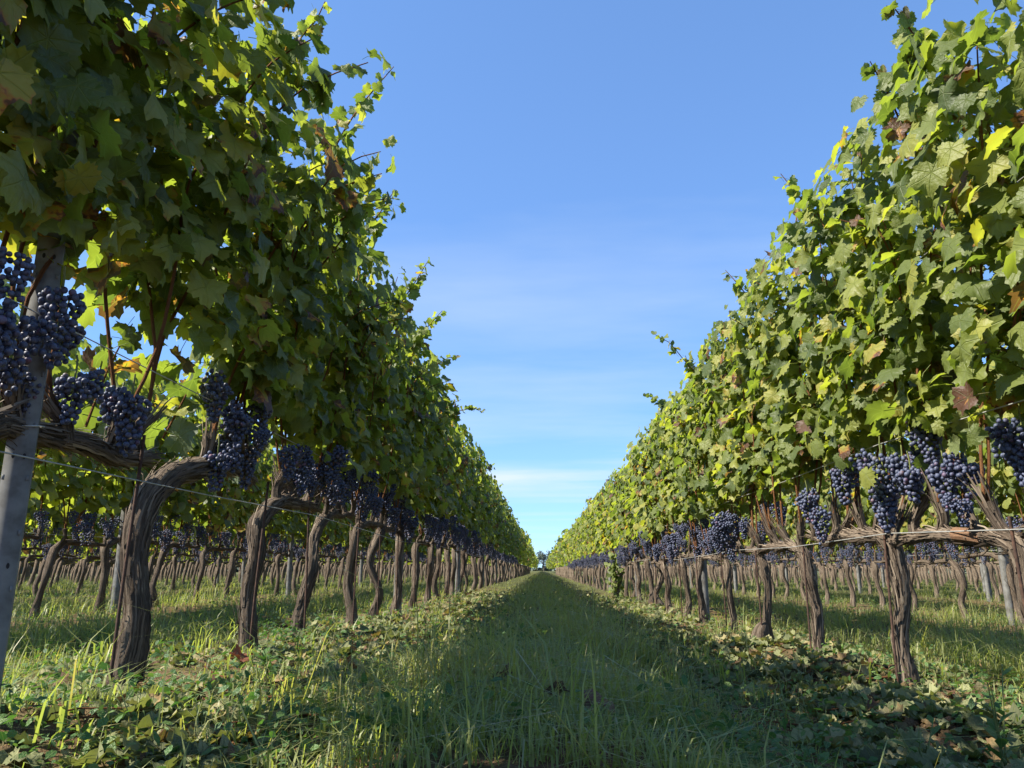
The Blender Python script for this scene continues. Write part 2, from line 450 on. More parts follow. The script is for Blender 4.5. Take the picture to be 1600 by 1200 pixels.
# ------------------------------------------------------------------ leaf shapes
PROF = [(0, .98), (12, .88), (25, .75), (38, .83), (52, .92), (66, .81), (80, .71), (94, .74), (108, .80), (124, .72), (142, .64), (160, .50), (172, .32), (180, .13)]
def leaf_template(nout, nmid, seed, droop=0.18, fold=0.22, wave=0.08, petiole=False, serr=0.06, curl=0.0):
    rs = np.random.RandomState(seed)
    ang = np.linspace(-180, 180, nout, endpoint=False) + (180.0 / nout)
    pa = [p[0] for p in PROF]; pr = [p[1] for p in PROF]
    r = np.interp(np.abs(ang), pa, pr) * (1 + rs.normal(0, 0.035, nout))
    if serr: r = r * (1 + serr * np.where(np.arange(nout) % 2, 1, -1))
    a = np.radians(ang)
    pts = np.stack([np.sin(a) * r * 1.02, np.cos(a) * r, np.zeros(nout)], 1)
    rings = [np.zeros((1, 3))]
    tris = []
    if nmid:
        am = np.radians(np.linspace(-180, 180, nmid, endpoint=False) + 180.0 / nmid)
        rm = np.interp(np.abs(np.degrees(am)), pa, pr) * 0.52
        rings.append(np.stack([np.sin(am) * rm, np.cos(am) * rm, np.zeros(nmid)], 1))
        for k in range(nmid): tris.append((0, 1 + (k + 1) % nmid, 1 + k))
        off = 1 + nmid; ratio = nout // nmid
        for k in range(nmid):
            k2 = (k + 1) % nmid
            for j in range(ratio):
                o0 = off + (k * ratio + j) % nout; o1 = off + (k * ratio + j + 1) % nout
                if j < ratio // 2: tris.append((1 + k, o1, o0))
                else:
                    tris.append((1 + k2, o1, o0))
                if j == ratio // 2 - 1 or (ratio == 1 and j == 0): tris.append((1 + k, 1 + k2, o1))
    else:
        for k in range(nout): tris.append((0, 1 + (k + 1) % nout, 1 + k))
    rings.append(pts)
    V = np.concatenate(rings)
    x, y = V[:, 0], V[:, 1]
    rr = np.hypot(x, y); aa = np.arctan2(x, y)
    ph = rs.uniform(0, 6.28, 3)
    tw = rs.normal(0, 0.12)
    z = fold * np.abs(x) * 0.8 - droop * rr ** 2 * 1.1 + wave * rr * (np.sin(3 * aa + ph[0]) + 0.6 * np.sin(5 * aa + ph[1])) + tw * x * y
    if curl:
        z = z + curl * rr ** 2 * (0.8 + 0.5 * np.sin(2 * aa + ph[2]))
        shrink = 1 - 0.28 * abs(curl) * rr
        V[:, 0] *= shrink; V[:, 1] *= shrink
    if curl: z = z + rs.normal(0, .07, len(V)) * np.minimum(1, rr * 2)
    V[:, 2] = z
    uv = np.stack([x, y], 1)
    tris = np.array(tris)[:, ::-1]
    # orientation: normals up
    e = np.cross(V[tris[:, 1]] - V[tris[:, 0]], V[tris[:, 2]] - V[tris[:, 0]])
    flip = e[:, 2] < 0
    tris[flip] = tris[flip][:, ::-1]
    if petiole:
        n0 = len(V)
        P = np.array([[0, 0, 0], [0.02, -0.45, -0.18], [0.0, -0.85, -0.55]])
        vs = []
        for p in P:
            for k in range(3):
                b = k * 2.094
                vs.append(p + np.array([math.cos(b) * 0.022, 0, math.sin(b) * 0.022]))
        V = np.vstack([V, vs]); uv = np.vstack([uv, np.tile([[0.0, 0.35]], (9, 1))])
        pt = []
        for s in range(2):
            for k in range(3):
                a0 = n0 + s * 3 + k; a1 = n0 + s * 3 + (k + 1) % 3
                pt += [(a0, a1, a1 + 3), (a0, a1 + 3, a0 + 3)]
        tris = np.vstack([tris, pt])
    return V, tris, uv
NEAR = [leaf_template(36, 6, 11 + i, droop=[.10, .25, .18, .32, .05, .22][i], fold=[.30, .14, .45, .22, .36, .05][i], wave=[.15, .12, .20, .10, .17, .24][i], petiole=True, serr=.075) for i in range(6)]
MID = [leaf_template(16, 0, 31 + i, droop=[.12, .28, .2, .3][i], fold=[.3, .15, .4, .2][i], wave=.1, serr=0.03) for i in range(4)]
FAR = [leaf_template(7, 0, 51 + i, droop=.2, fold=.25, wave=.08, serr=0.0) for i in range(3)]
DRY = [leaf_template(24, 6, 71 + i, droop=[-.1, .25, -.2, .15][i], fold=[.22, -.15, .12, .25][i], wave=[.16, .12, .18, .14][i], curl=[.25, -.3, .4, -.25][i], serr=.06) for i in range(4)]
LEAF_MESH = [mesh_np('leaf', v, t, tint=np.zeros(len(v)), uv=u, smooth=True, mat=M_LEAF) for v, t, u in NEAR]

def join_leaves(name, pos, rot, size, tint, templates, mat, rs, smooth=True):
    """pos (N,3), rot (N,3,3) columns = axes, size (N,)"""
    var = rs.randint(0, len(templates), len(pos))
    VV, TT, UU, CC = [], [], [], []
    base = 0
    for k, (v, t, u) in enumerate(templates):
        s = np.where(var == k)[0]
        if not len(s): continue
        w = np.einsum('nij,vj->nvi', rot[s], v) * size[s][:, None, None] + pos[s][:, None, :]
        VV.append(w.reshape(-1, 3)); CC.append(np.repeat(tint[s], len(v)))
        UU.append(np.tile(u, (len(s), 1)))
        TT.append((t[None] + (np.arange(len(s)) * len(v))[:, None, None] + base).reshape(-1, 3))
        base += len(s) * len(v)
    return mesh_np(name, np.concatenate(VV), np.concatenate(TT), tint=np.concatenate(CC), uv=np.concatenate(UU), smooth=smooth, mat=mat)

def unit(a): return a / (np.linalg.norm(a, axis=-1, keepdims=True) + 1e-9)
def leaf_frames(nrm, tip):
    z = unit(nrm); y = unit(tip - z * np.sum(tip * z, -1, keepdims=True)); x = np.cross(y, z)
    return np.stack([x, y, z], -1)

# ------------------------------------------------------------------ grapes
def ico(sub):
    t = (1 + 5 ** .5) / 2
    v = [(-1, t, 0), (1, t, 0), (-1, -t, 0), (1, -t, 0), (0, -1, t), (0, 1, t), (0, -1, -t), (0, 1, -t), (t, 0, -1), (t, 0, 1), (-t, 0, -1), (-t, 0, 1)]
    f = [(0, 11, 5), (0, 5, 1), (0, 1, 7), (0, 7, 10), (0, 10, 11), (1, 5, 9), (5, 11, 4), (11, 10, 2), (10, 7, 6), (7, 1, 8), (3, 9, 4), (3, 4, 2), (3, 2, 6), (3, 6, 8), (3, 8, 9), (4, 9, 5), (2, 4, 11), (6, 2, 10), (8, 6, 7), (9, 8, 1)]
    v = [np.array(p, float) / np.linalg.norm(p) for p in v]
    for _ in range(sub):
        mid, nf = {}, []
        def m(a, b):
            k = (min(a, b), max(a, b))
            if k not in mid:
                p = v[a] + v[b]; v.append(p / np.linalg.norm(p)); mid[k] = len(v) - 1
            return mid[k]
        for a, b, c in f:
            ab, bc, ca = m(a, b), m(b, c), m(c, a)
            nf += [(a, ab, ca), (b, bc, ab), (c, ca, bc), (ab, bc, ca)]
        f = nf
    return np.array(v), np.array(f)
ICO1, ICO2 = ico(0), ico(1)
GR = 0.0082
GRAPE_MESH = mesh_np('grape', ICO2[0] * [GR, GR, GR * 1.07], ICO2[1], smooth=True, mat=M_GRAPE)
def bunch_points(seed, L, W, shoulder=True):
    rs = np.random.RandomState(seed)
    pts = []
    tries = 0
    while tries < 2600 and len(pts) < 130:
        tries += 1
        t = rs.beta(1.1, 1.5)
        prof = W * (1 - 0.80 * t ** 1.15) * min(1.0, 0.55 + t * 4.5)
        a = rs.uniform(0, 6.283); rr = prof * rs.uniform(0.78, 1.05)
        p = np.array([rr * math.cos(a), rr * math.sin(a), -0.02 - t * (L - 0.02)])
        if shoulder and rs.rand() < 0.16:
            p = np.array([W * 0.95, 0, -0.035]) + rs.normal(0, 0.016, 3) * [1, 1, 1.2]
        p += rs.normal(0, 0.0018, 3)
        if all(np.linalg.norm(p - q) > GR * 1.72 for q in pts): pts.append(p)
    return np.array(pts)
def bunch_stem(L):
    b = Bag()
    tube(b, [(0, 0.004, 0.05), (0.002, 0, 0.02), (0, 0, -0.03), (0, 0, -L * 0.8)], [.0028, .003, .0028, .0012], ns=5, step=.03)
    return b.mesh('rachis', M_STEM)
BUNCH_SHAPES = [(0.19, 0.052), (0.15, 0.050), (0.17, 0.043), (0.13, 0.046), (0.22, 0.055)]
BUNCH_PTS = [bunch_points(200 + i, *s) for i, s in enumerate(BUNCH_SHAPES)]
BUNCH_STEM = [bunch_stem(s[0]) for s in BUNCH_SHAPES]
def joined_bunch(pts, tpl, scale=1.0):
    v, f = tpl; g = GR * scale
    k = np.random.RandomState(len(pts)).uniform(.78, 1.14, (len(pts), 1, 1))
    V = (pts[:, None, :] + v[None] * [g, g, g * 1.07] * k).reshape(-1, 3)
    F = (f[None] + (np.arange(len(pts)) * len(v))[:, None, None]).reshape(-1, 3)
    return mesh_np('grape_bunch', V, F, smooth=True, mat=M_GRAPE)
BUNCH_MID = [joined_bunch(p, ICO2) for p in BUNCH_PTS]
BUNCH_FAR = [joined_bunch(p[:70], ICO1, 1.12) for p in BUNCH_PTS[:3]]

# ------------------------------------------------------------------ vines
def gen_vine(seed, side, hz=0.55, top=2.1, bulge=0.35, trunk=None, ncane=9, tr=0.05, clen=0.80, leafs=0.072, skirt=0.80, back=0.22, dens=1.0, lean=0.0, fill=430):
    """a vine in its own space: base at the origin, cordon along +y; side = direction (+1/-1 in x) of the grass alley"""
    rnd = random.Random(seed); rs = np.random.RandomState(seed)
    d = {}
    j = lambda a: rnd.uniform(-a, a)
    if trunk is None:
        yb = rnd.uniform(-0.02, 0.10)
        trunk = [(0, 0, -0.06), (j(.012), j(.012), 0.04), (j(.04), yb * .3 + j(.045), hz * 0.32), (j(.04), yb * .8 + j(.045), hz * 0.62), (j(.02), yb + .04 + j(.02), hz * 0.90), (0, yb + 0.14, hz)]
        trad = [tr * 1.6, tr * rnd.uniform(1.1, 1.5), tr * rnd.uniform(.8, 1.05), tr * rnd.uniform(.8, 1.05), tr * rnd.uniform(1.0, 1.3), tr * .85]
    else:
        trunk, trad = trunk
        trad = [r * (.57 if side > 0 else .48) for r in trad]
    end = np.array(trunk[-1], float)
    d['trunk'] = (trunk, trad)
    c = [np.array(trunk[-2], float) * .35 + end * .65, end]
    crad = [tr * .72, tr * .74]
    nseg = 4
    for k in range(1, nseg + 1):
        c.append(end + np.array([j(.014), (clen - end[1]) * k / nseg, j(.014) + (hz - end[2]) * k / nseg])); crad.append(tr * (0.74 - 0.30 * k / nseg) * rnd.uniform(.9, 1.15))
    d['cordon'] = (c, crad)
    spurs, canes = [], []
    ns = 5
    ys = np.linspace(max(0.10, end[1] - 0.06), clen - 0.03, ns) + rs.uniform(-.03, .03, ns)
    cc = np.array(c)
    for k in range(ns):
        z0 = np.interp(ys[k], cc[:, 1], cc[:, 2]); x0 = np.interp(ys[k], cc[:, 1], cc[:, 0])
        h = rnd.uniform(.06, .14)
        p0 = np.array([x0, ys[k], z0 - .005]); p2 = p0 + [j(.035), j(.05), h]; p1 = (p0 + p2) / 2 + [j(.02), j(.02), 0]
        spurs.append(([p0, p1, p2], [tr * .60, tr * .44, tr * .54]))
    tips = [s[0][2] for s in spurs]
    leaves = dict(p=[], n=[], t=[], s=[], c=[])
    for k in range(ncane):
        b = tips[k % ns] + [j(.012), j(.012), -0.01]
        z0 = b[2]
        H = (top - z0) * rnd.uniform(.74, 1.02)
        w = rnd.random()
        out = side * (bulge * rnd.uniform(.35, 1.0)) if w < 0.58 else -side * back * rnd.uniform(.2, 1.0)
        dy = j(.17)
        arch = rnd.random() < 0.45
        path = []
        m = 7
        for q in range(m):
            t = q / (m - 1)
            x = b[0] + (out + lean * side) * (t ** 1.15) + (j(.03) if 0 < q else 0)
            y = b[1] + dy * t + (j(.03) if 0 < q else 0)
            z = z0 + H * t
            if arch and t > 0.7:
                z -= (t - 0.7) ** 2 * H * 1.6; x += np.sign(out) * (t - 0.7) * 0.5
            path.append(np.array([x, y, z]))
        canes.append((path, [.0055, .005, .0045, .004, .0035, .003, .0018]))
        P, _ = catmull(path, [1] * m, 0.05)
        for i in range(len(P)):
            t = i / (len(P) - 1)
            if P[i][2] < skirt + rnd.uniform(-.10, .06): continue
            nl = int(1.5 * dens + rnd.random()) if t < 0.86 else 2
            for _ in range(nl):
                a = rnd.uniform(0, 6.283)
                rr = rnd.uniform(.03, .17) if t < .86 else rnd.uniform(.01, .06)
                off = np.array([math.cos(a) * rr * 1.05, math.sin(a) * rr, rnd.uniform(-.05, .04)])
                p = P[i] + off
                cen = lean * side * t
                ox = p[0] - cen
                o = np.array([np.clip(ox / 0.16, -1, 1) * 0.8 + math.cos(a) * .3, math.sin(a) * .35, 0])
                nn = o * .85 + np.array([0, 0, .38]) + rs.normal(0, .42, 3)
                tp = np.array([0, 0, -.85]) + o * .55 + rs.normal(0, .38, 3)
                s = leafs * rnd.uniform(.62, 1.18) * (1.0 if t < .8 else max(.55, 1 - (t - .8) * 2.0))
                cval = rnd.random() * .88 + .04 + (0.06 if t > .85 else 0)
                w2 = rnd.random()
                if w2 < .02: cval = rnd.uniform(.95, .998)
                leaves['p'].append(p); leaves['n'].append(nn); leaves['t'].append(tp); leaves['s'].append(s); leaves['c'].append(min(cval, .999))
    nf = int(fill * dens)
    for _ in range(nf):
        t = rnd.random() ** .92; z = skirt + .02 + (top * .985 - skirt) * t
        wa = (.11 + bulge * .85 * min(1, t * 1.25) ** .8) * (1 if t < .85 else 1 - (t - .85) * 3.0); wb = .10 + back * .8 * min(1, t * 1.5)
        u = rnd.betavariate(.7, .7)
        x = side * (-wb + (wa + wb) * u) + j(.03); y = rnd.uniform(-.04, .92)
        outw = side * (1 if u > .5 else -1) * (abs(u - .5) * 1.6 + .15)
        nn = np.array([outw * 1.15, -.1, .45 + .5 * max(0, t - .8)]) + rs.normal(0, .36, 3); tp = np.array([outw * .5, 0, -.9]) + rs.normal(0, .36, 3)
        cval = rnd.random() * .88 + .04 if rnd.random() > .025 else rnd.uniform(.93, .998)
        leaves['p'].append(np.array([x, y, z + j(.03)])); leaves['n'].append(nn); leaves['t'].append(tp); leaves['s'].append(leafs * rnd.uniform(.7, 1.2)); leaves['c'].append(cval)
    d['spurs'], d['canes'] = spurs, canes
    bl = []
    for k in range(rnd.randint(8, 10)):
        sp = tips[rnd.randrange(ns)]
        p = sp + [side * rnd.uniform(-.04, .13), j(.09), rnd.uniform(.02, .20)]
        bl.append((p, rnd.randrange(5), rnd.uniform(.55, 1.0), rnd.uniform(0, 6.28)))
    d['bunches'] = bl
    d['leaves'] = {k: np.array(v) for k, v in leaves.items()}
    d['rnd'] = rnd; d['rs'] = rs; d['seed'] = seed
    return d

def add_shoot(d, P, n, size, rs, droop=0.0):
    """a leafy shoot along the points P (vine space), added to a vine's canes and leaves"""
    d['canes'].append(([np.array(p, float) for p in P], list(np.linspace(.0042, .0016, len(P)))))
    Q, _ = catmull(P, [1] * len(P), 0.02)
    L = d['leaves']; pp, nn, tt, ss, c_ = [], [], [], [], []
    for i in range(n):
        t = (i + .5) / n
        q = Q[min(len(Q) - 1, int(t * (len(Q) - 1)))]
        a = i * 2.6 + rs.uniform(-.4, .4)
        s = size * (1.05 - .62 * t) * rs.uniform(.8, 1.15)
        o = np.array([math.cos(a), math.sin(a) * .7, rs.uniform(-.3, .5)])
        pp.append(q + o * s * .75); nn.append(np.array([0, 0, .5]) + rs.normal(0, .55, 3) + o * .4); tt.append(o + np.array([0, 0, -.6])); ss.append(s); c_.append(rs.uniform(.35, .88))
    for k, v in zip('pntsc', (pp, nn, tt, ss, c_)):
        L[k] = np.concatenate([L[k], np.array(v)])

def emit_vine(d, loc, nleaf=0, leaf_tpl=MID, hero_bunches=(), ns=10, step=.05, strips=0, amp=.22, split=True, rotz=0.0):
    """makes the objects of one vine: Empty > trunk, cordon (> spur), cane, grape_bunch (> grape), leaf, foliage"""
    root = bpy.data.objects.new('grapevine', None); COL.objects.link(root); root.location = loc; root.rotation_euler = (0, 0, rotz)
    root.empty_display_size = .1
    rnd, rs, seed = d['rnd'], d['rs'], d['seed'] * .37
    b = Bag(); tube(b, *d['trunk'], ns=ns, step=step, amp=amp, seed=seed, strips=strips, rnd=rnd, knob=.20); link('trunk', b.mesh('trunk', M_BARK), root)
    b = Bag(); tube(b, *d['cordon'], ns=ns, step=step, amp=amp * .9, seed=seed + 3, strips=int(strips * 1.5), rnd=rnd, knob=.22)
    if split:
        co = link('cordon', b.mesh('cordon', M_BARK), root)
        for k, (P, r) in enumerate(d['spurs']):
            b = Bag(); tube(b, P, r, ns=max(7, ns - 6), step=min(step, .02), amp=amp, seed=seed + k, strips=strips // 5, rnd=rnd, knob=.35); link('spur', b.mesh('spur', M_BARK), co)
        for k, (P, r) in enumerate(d['canes']):
            b = Bag(); tube(b, P, r, ns=5, step=.07, seed=seed + k); link('cane', b.mesh('cane', M_CANE), root)
    else:
        for k, (P, r) in enumerate(d['spurs']): tube(b, P, r, ns=6, step=.04, amp=amp, seed=seed + k, knob=.3)
        link('cordon', b.mesh('cordon', M_BARK), root)
        b = Bag()
        for k, (P, r) in enumerate(d['canes']): tube(b, P, r, ns=4, step=.12, seed=seed + k)
        link('canes', b.mesh('canes', M_CANE), root)
    for p, var, s, rz in d['bunches']:
        me = BUNCH_MID[var] if split else BUNCH_FAR[var % 3]
        o = link('grape_bunch', me, root, p); o.scale = (s, s, s); o.rotation_euler = (0, 0, rz)
    for p, var, s, rz in hero_bunches:
        o = link('grape_bunch', BUNCH_STEM[var], root, p); o.scale = (s, s, s); o.rotation_euler = (0, 0, rz)
        for q in BUNCH_PTS[var]:
            g = link('grape', GRAPE_MESH, o, q); k = rnd.uniform(.78, 1.15); g.scale = (k, k, k); g.rotation_euler = (rnd.uniform(-.4, .4), rnd.uniform(-.4, .4), rnd.uniform(0, 6))
    L = d['leaves']
    rot = leaf_frames(L['n'], L['t'])
    N = len(L['p'])
    if nleaf:
        # leaves that show largest: those on the alley's side of the canopy
        score = d['show'] + rs.uniform(0, .12, N) if 'show' in d else rs.uniform(0, 1, N)
        order = np.argsort(-score); ind, rest = order[:nleaf], order[nleaf:]
        for i in ind:
            o = bpy.data.objects.new('leaf', LEAF_MESH[rnd.randrange(6)]); COL.objects.link(o); o.parent = root
            m = Matrix(rot[i].tolist()).to_4x4() @ Matrix.Scale(float(L['s'][i]), 4); m.translation = Vector(L['p'][i])
            o.matrix_basis = m
    else:
        rest = np.arange(N)
    if len(rest):
        tpl = NEAR if nleaf else leaf_tpl
        f = link('foliage', join_leaves('foliage', L['p'][rest], rot[rest], L['s'][rest], L['c'][rest], tpl, M_LEAF, rs), root)
        f['kind'] = 'stuff'
    return root

def copy_vine(src, loc, rz=0.0, s=1.0, sx=1.0):
    r = src.copy(); COL.objects.link(r); r.location = loc; r.rotation_euler = (0, 0, rz); r.scale = (s * sx, s, s)
    for ch in src.children:
        c = ch.copy(); COL.objects.link(c); c.parent = r
        for g in ch.children:
            k = g.copy(); COL.objects.link(k); k.parent = c
    return r

ONES = ['', 'first', 'second', 'third', 'fourth', 'fifth', 'sixth', 'seventh', 'eighth', 'ninth', 'tenth', 'eleventh', 'twelfth', 'thirteenth', 'fourteenth', 'fifteenth', 'sixteenth', 'seventeenth', 'eighteenth', 'nineteenth']
TENS = {2: ('twentieth', 'twenty'), 3: ('thirtieth', 'thirty'), 4: ('fortieth', 'forty'), 5: ('fiftieth', 'fifty')}
def ordinal(n):
    if n < 20: return ONES[n]
    t, o = divmod(n, 10)
    return TENS[t][0] if o == 0 else TENS[t][1] + '-' + ONES[o]

# positions of the trunks along the two rows beside the alley
LY = [0.45, 1.25, 2.05, 2.92, 3.59, 4.48, 5.15, 5.79]
while LY[-1] < 31: LY.append(LY[-1] + 0.80 + 0.05 * math.sin(len(LY) * 2.7))
RY = [1.25, 2.08, 2.89, 3.76, 4.55, 5.40, 6.30, 7.08, 7.87]
while RY[-1] < 31: RY.append(RY[-1] + 0.82 + 0.05 * math.sin(len(RY) * 1.9))

HERO_L = {      # trunk shapes of the nearest vines of the row left of the alley
    2: ([(0.01, 0.0, -.06), (0.015, 0.01, .03), (0.03, .01, .20), (0.0, .02, .36), (-.01, .05, .48), (0.0, .14, .585), (0.01, .30, .635), (0, .46, .68)], [.088, .070, .058, .056, .062, .064, .058, .050]),
    3: ([(0, 0, -.06), (0.02, -.02, .05), (.0, .0, .22), (.02, .0, .36), (0, .04, .48), (0, .16, .56), (0, .30, .60)], [.075, .055, .047, .046, .056, .052, .042]),
    4: ([(0, 0, -.06), (-.02, .02, .1), (.01, .06, .3), (.0, .14, .48), (0, .26, .57), (0, .36, .60)], [.07, .050, .044, .042, .046, .040]),
    5: ([(0, 0, -.06), (.02, .0, .06), (-.02, .03, .25), (.0, .02, .42), (0, .08, .54), (0, .2, .58)], [.08, .058, .043, .042, .046, .04]),
}
HERO_R = {
    1: ([(0.02, .0, -.06), (.02, .02, .15), (.0, .04, .35), (0, .05, .48), (0, .14, .52)], [.07, .058, .056, .062, .05]),
    2: ([(0.0, .0, -.06), (.0, .0, .04), (-.005, 0.01, .16), (.015, .0, .30), (.01, .0, .43), (0, .03, .51), (0, .14, .525)], [.085, .072, .050, .047, .055, .060, .046]),
    3: ([(0.0, -.02, -.06), (.0, .0, .08), (.01, .02, .24), (-.01, .03, .38), (0, .09, .48), (0, .18, .52)], [.065, .052, .046, .048, .056, .046]),
    4: ([(0.0, 0, -.06), (.0, .03, .04), (-.01, .01, .13), (.01, .0, .3), (0, .02, .45), (0, .12, .52)], [.065, .058, .046, .040, .044, .04]),
    5: ([(0, 0, -.06), (.01, .01, .1), (-.01, .0, .3), (0, .04, .46), (0, .14, .52)], [.06, .042, .037, .04, .038]),
}
L_LOOK = {
    0: 'vine canopy hanging in at the top left edge, its trunk out of view',
    1: 'gnarled vine arm crossing behind the near leaning steel post, heavy with large grape bunches',
    2: 'thick old vine whose trunk bends sharply right, nearest whole trunk on the left',
    3: 'second whole vine trunk on the left, curved, bushy tuft of grass at its foot',
    4: 'third whole vine on the left, slim trunk slanting up to the right',
    5: 'fourth whole vine on the left, upright trunk with flared dark foot',
}
R_LOOK = {
    0: 'vine at the picture\'s right edge showing only hanging leaves, its trunk out of view',
    1: 'vine with pale trunk cut by the right edge, sawn stub on its arm',
    2: 'vine with swollen trunk foot and the largest blue grape cluster, right of the grassy alley',
    3: 'right row vine standing behind the reddish earth mound',
    4: 'right row vine with a bulbous burl at the foot of its trunk',
    5: 'slim straight right row vine just beyond the one with the bulbous foot',
}
# largest bunches, in world coordinates (x, y, z, shape, scale, turn)
BIG_L = {1: [(-1.03, 1.53, 1.02, 4, .85, 2.6), (-1.05, 1.44, .92, 0, .85, .5), (-1.12, 1.69, 1.00, 3, .85, 4.0), (-1.06, 1.66, .86, 1, .8, 1.0), (-1.03, 1.86, .86, 0, .88, 3.4), (-1.10, 1.93, .86, 1, .85, 5.0)],
         2: [(-1.04, 2.42, .80, 1, .9, .6), (-1.08, 2.56, .86, 3, .9, 2.2), (-1.06, 2.72, .86, 0, .85, 3.9)]}
BIG_R = {2: [(1.21, 2.76, .83, 4, 1.08, 2.9), (1.24, 2.67, .82, 1, 1.0, .3), (1.22, 2.80, .72, 0, .95, 4.4), (1.23, 2.60, .76, 3, .95, 1.2)],
         1: [(1.24, 2.47, .89, 0, .85, 2.0), (1.23, 2.39, .75, 1, .95, 0.2), (1.27, 2.33, .74, 3, .85, 3.0), (1.26, 2.03, .80, 0, .9, 3.0)],
         3: [(1.21, 3.56, .77, 1, .95, 1.0), (1.22, 3.16, .84, 2, 1.0, 5.1)]}

def world_shoot(d, base, P, n, size, seed):
    add_shoot(d, [np.array(p) - np.array(base) for p in P], n, size, np.random.RandomState(seed))

SHOOTS_L = [(1, [(-.88, 2.2, 1.95), (-.80, 2.17, 2.10), (-.73, 2.17, 2.20), (-.70, 2.15, 2.25)], 18, .055), (2, [(-.82, 2.66, 1.95), (-.74, 2.71, 2.18), (-.64, 2.71, 2.33), (-.58, 2.7, 2.40)], 24, .060),
            (2, [(-.78, 2.75, 1.75), (-.66, 2.78, 1.85), (-.58, 2.80, 1.87)], 14, .06), (4, [(-.82, 4.2, 1.9), (-.71, 4.2, 2.08), (-.645, 4.2, 2.2)], 20, .06), (5, [(-.86, 4.9, 1.85), (-.74, 4.9, 2.02), (-.655, 4.9, 2.12)], 18, .06),
            (7, [(-.86, 6.3, 1.6), (-.667, 6.3, 1.72), (-.56, 6.3, 1.74), (-.475, 6.3, 1.70)], 20, .062), (3, [(-.84, 3.4, 2.0), (-.76, 3.45, 2.16), (-.72, 3.5, 2.28)], 16, .058), (6, [(-.84, 5.6, 1.9), (-.70, 5.65, 2.0), (-.62, 5.7, 2.02)], 14, .06)]
SHOOTS_L += [(1, [(-1.24, 2.02, .80), (-1.22, 2.06, .98), (-1.19, 2.10, 1.12)], 9, .078), (2, [(-1.24, 2.45, .84), (-1.20, 2.50, 1.0), (-1.18, 2.52, 1.1)], 9, .075), (1, [(-1.26, 1.72, .95), (-1.22, 1.76, 1.1), (-1.2, 1.78, 1.2)], 7, .08), (2, [(-1.2, 2.85, .8), (-1.17, 2.88, 1.0)], 7, .07)]
SHOOTS_R = [(4, [(1.22, 5.2, 1.62), (1.05, 5.2, 1.78), (.905, 5.2, 1.97), (.79, 5.2, 2.04)], 22, .062), (1, [(1.22, 2.32, 1.80), (1.15, 2.28, 1.96), (1.09, 2.24, 2.04)], 14, .062), (1, [(1.24, 2.15, 1.95), (1.16, 2.12, 2.08), (1.11, 2.1, 2.14)], 14, .06),
            (3, [(1.18, 4.0, 1.8), (1.08, 4.0, 1.95), (1.03, 4.02, 2.03)], 14, .06), (2, [(1.2, 3.1, 1.9), (1.12, 3.12, 2.04), (1.07, 3.12, 2.12)], 14, .06), (6, [(1.15, 6.8, 1.8), (1.02, 6.8, 1.93), (.94, 6.8, 1.96)], 14, .06)]
NL_L = {0: 110, 1: 290, 2: 290, 3: 270, 4: 220, 5: 170, 6: 120, 7: 80}
NL_R = {0: 90, 1: 280, 2: 290, 3: 260, 4: 200, 5: 150, 6: 100, 7: 60}
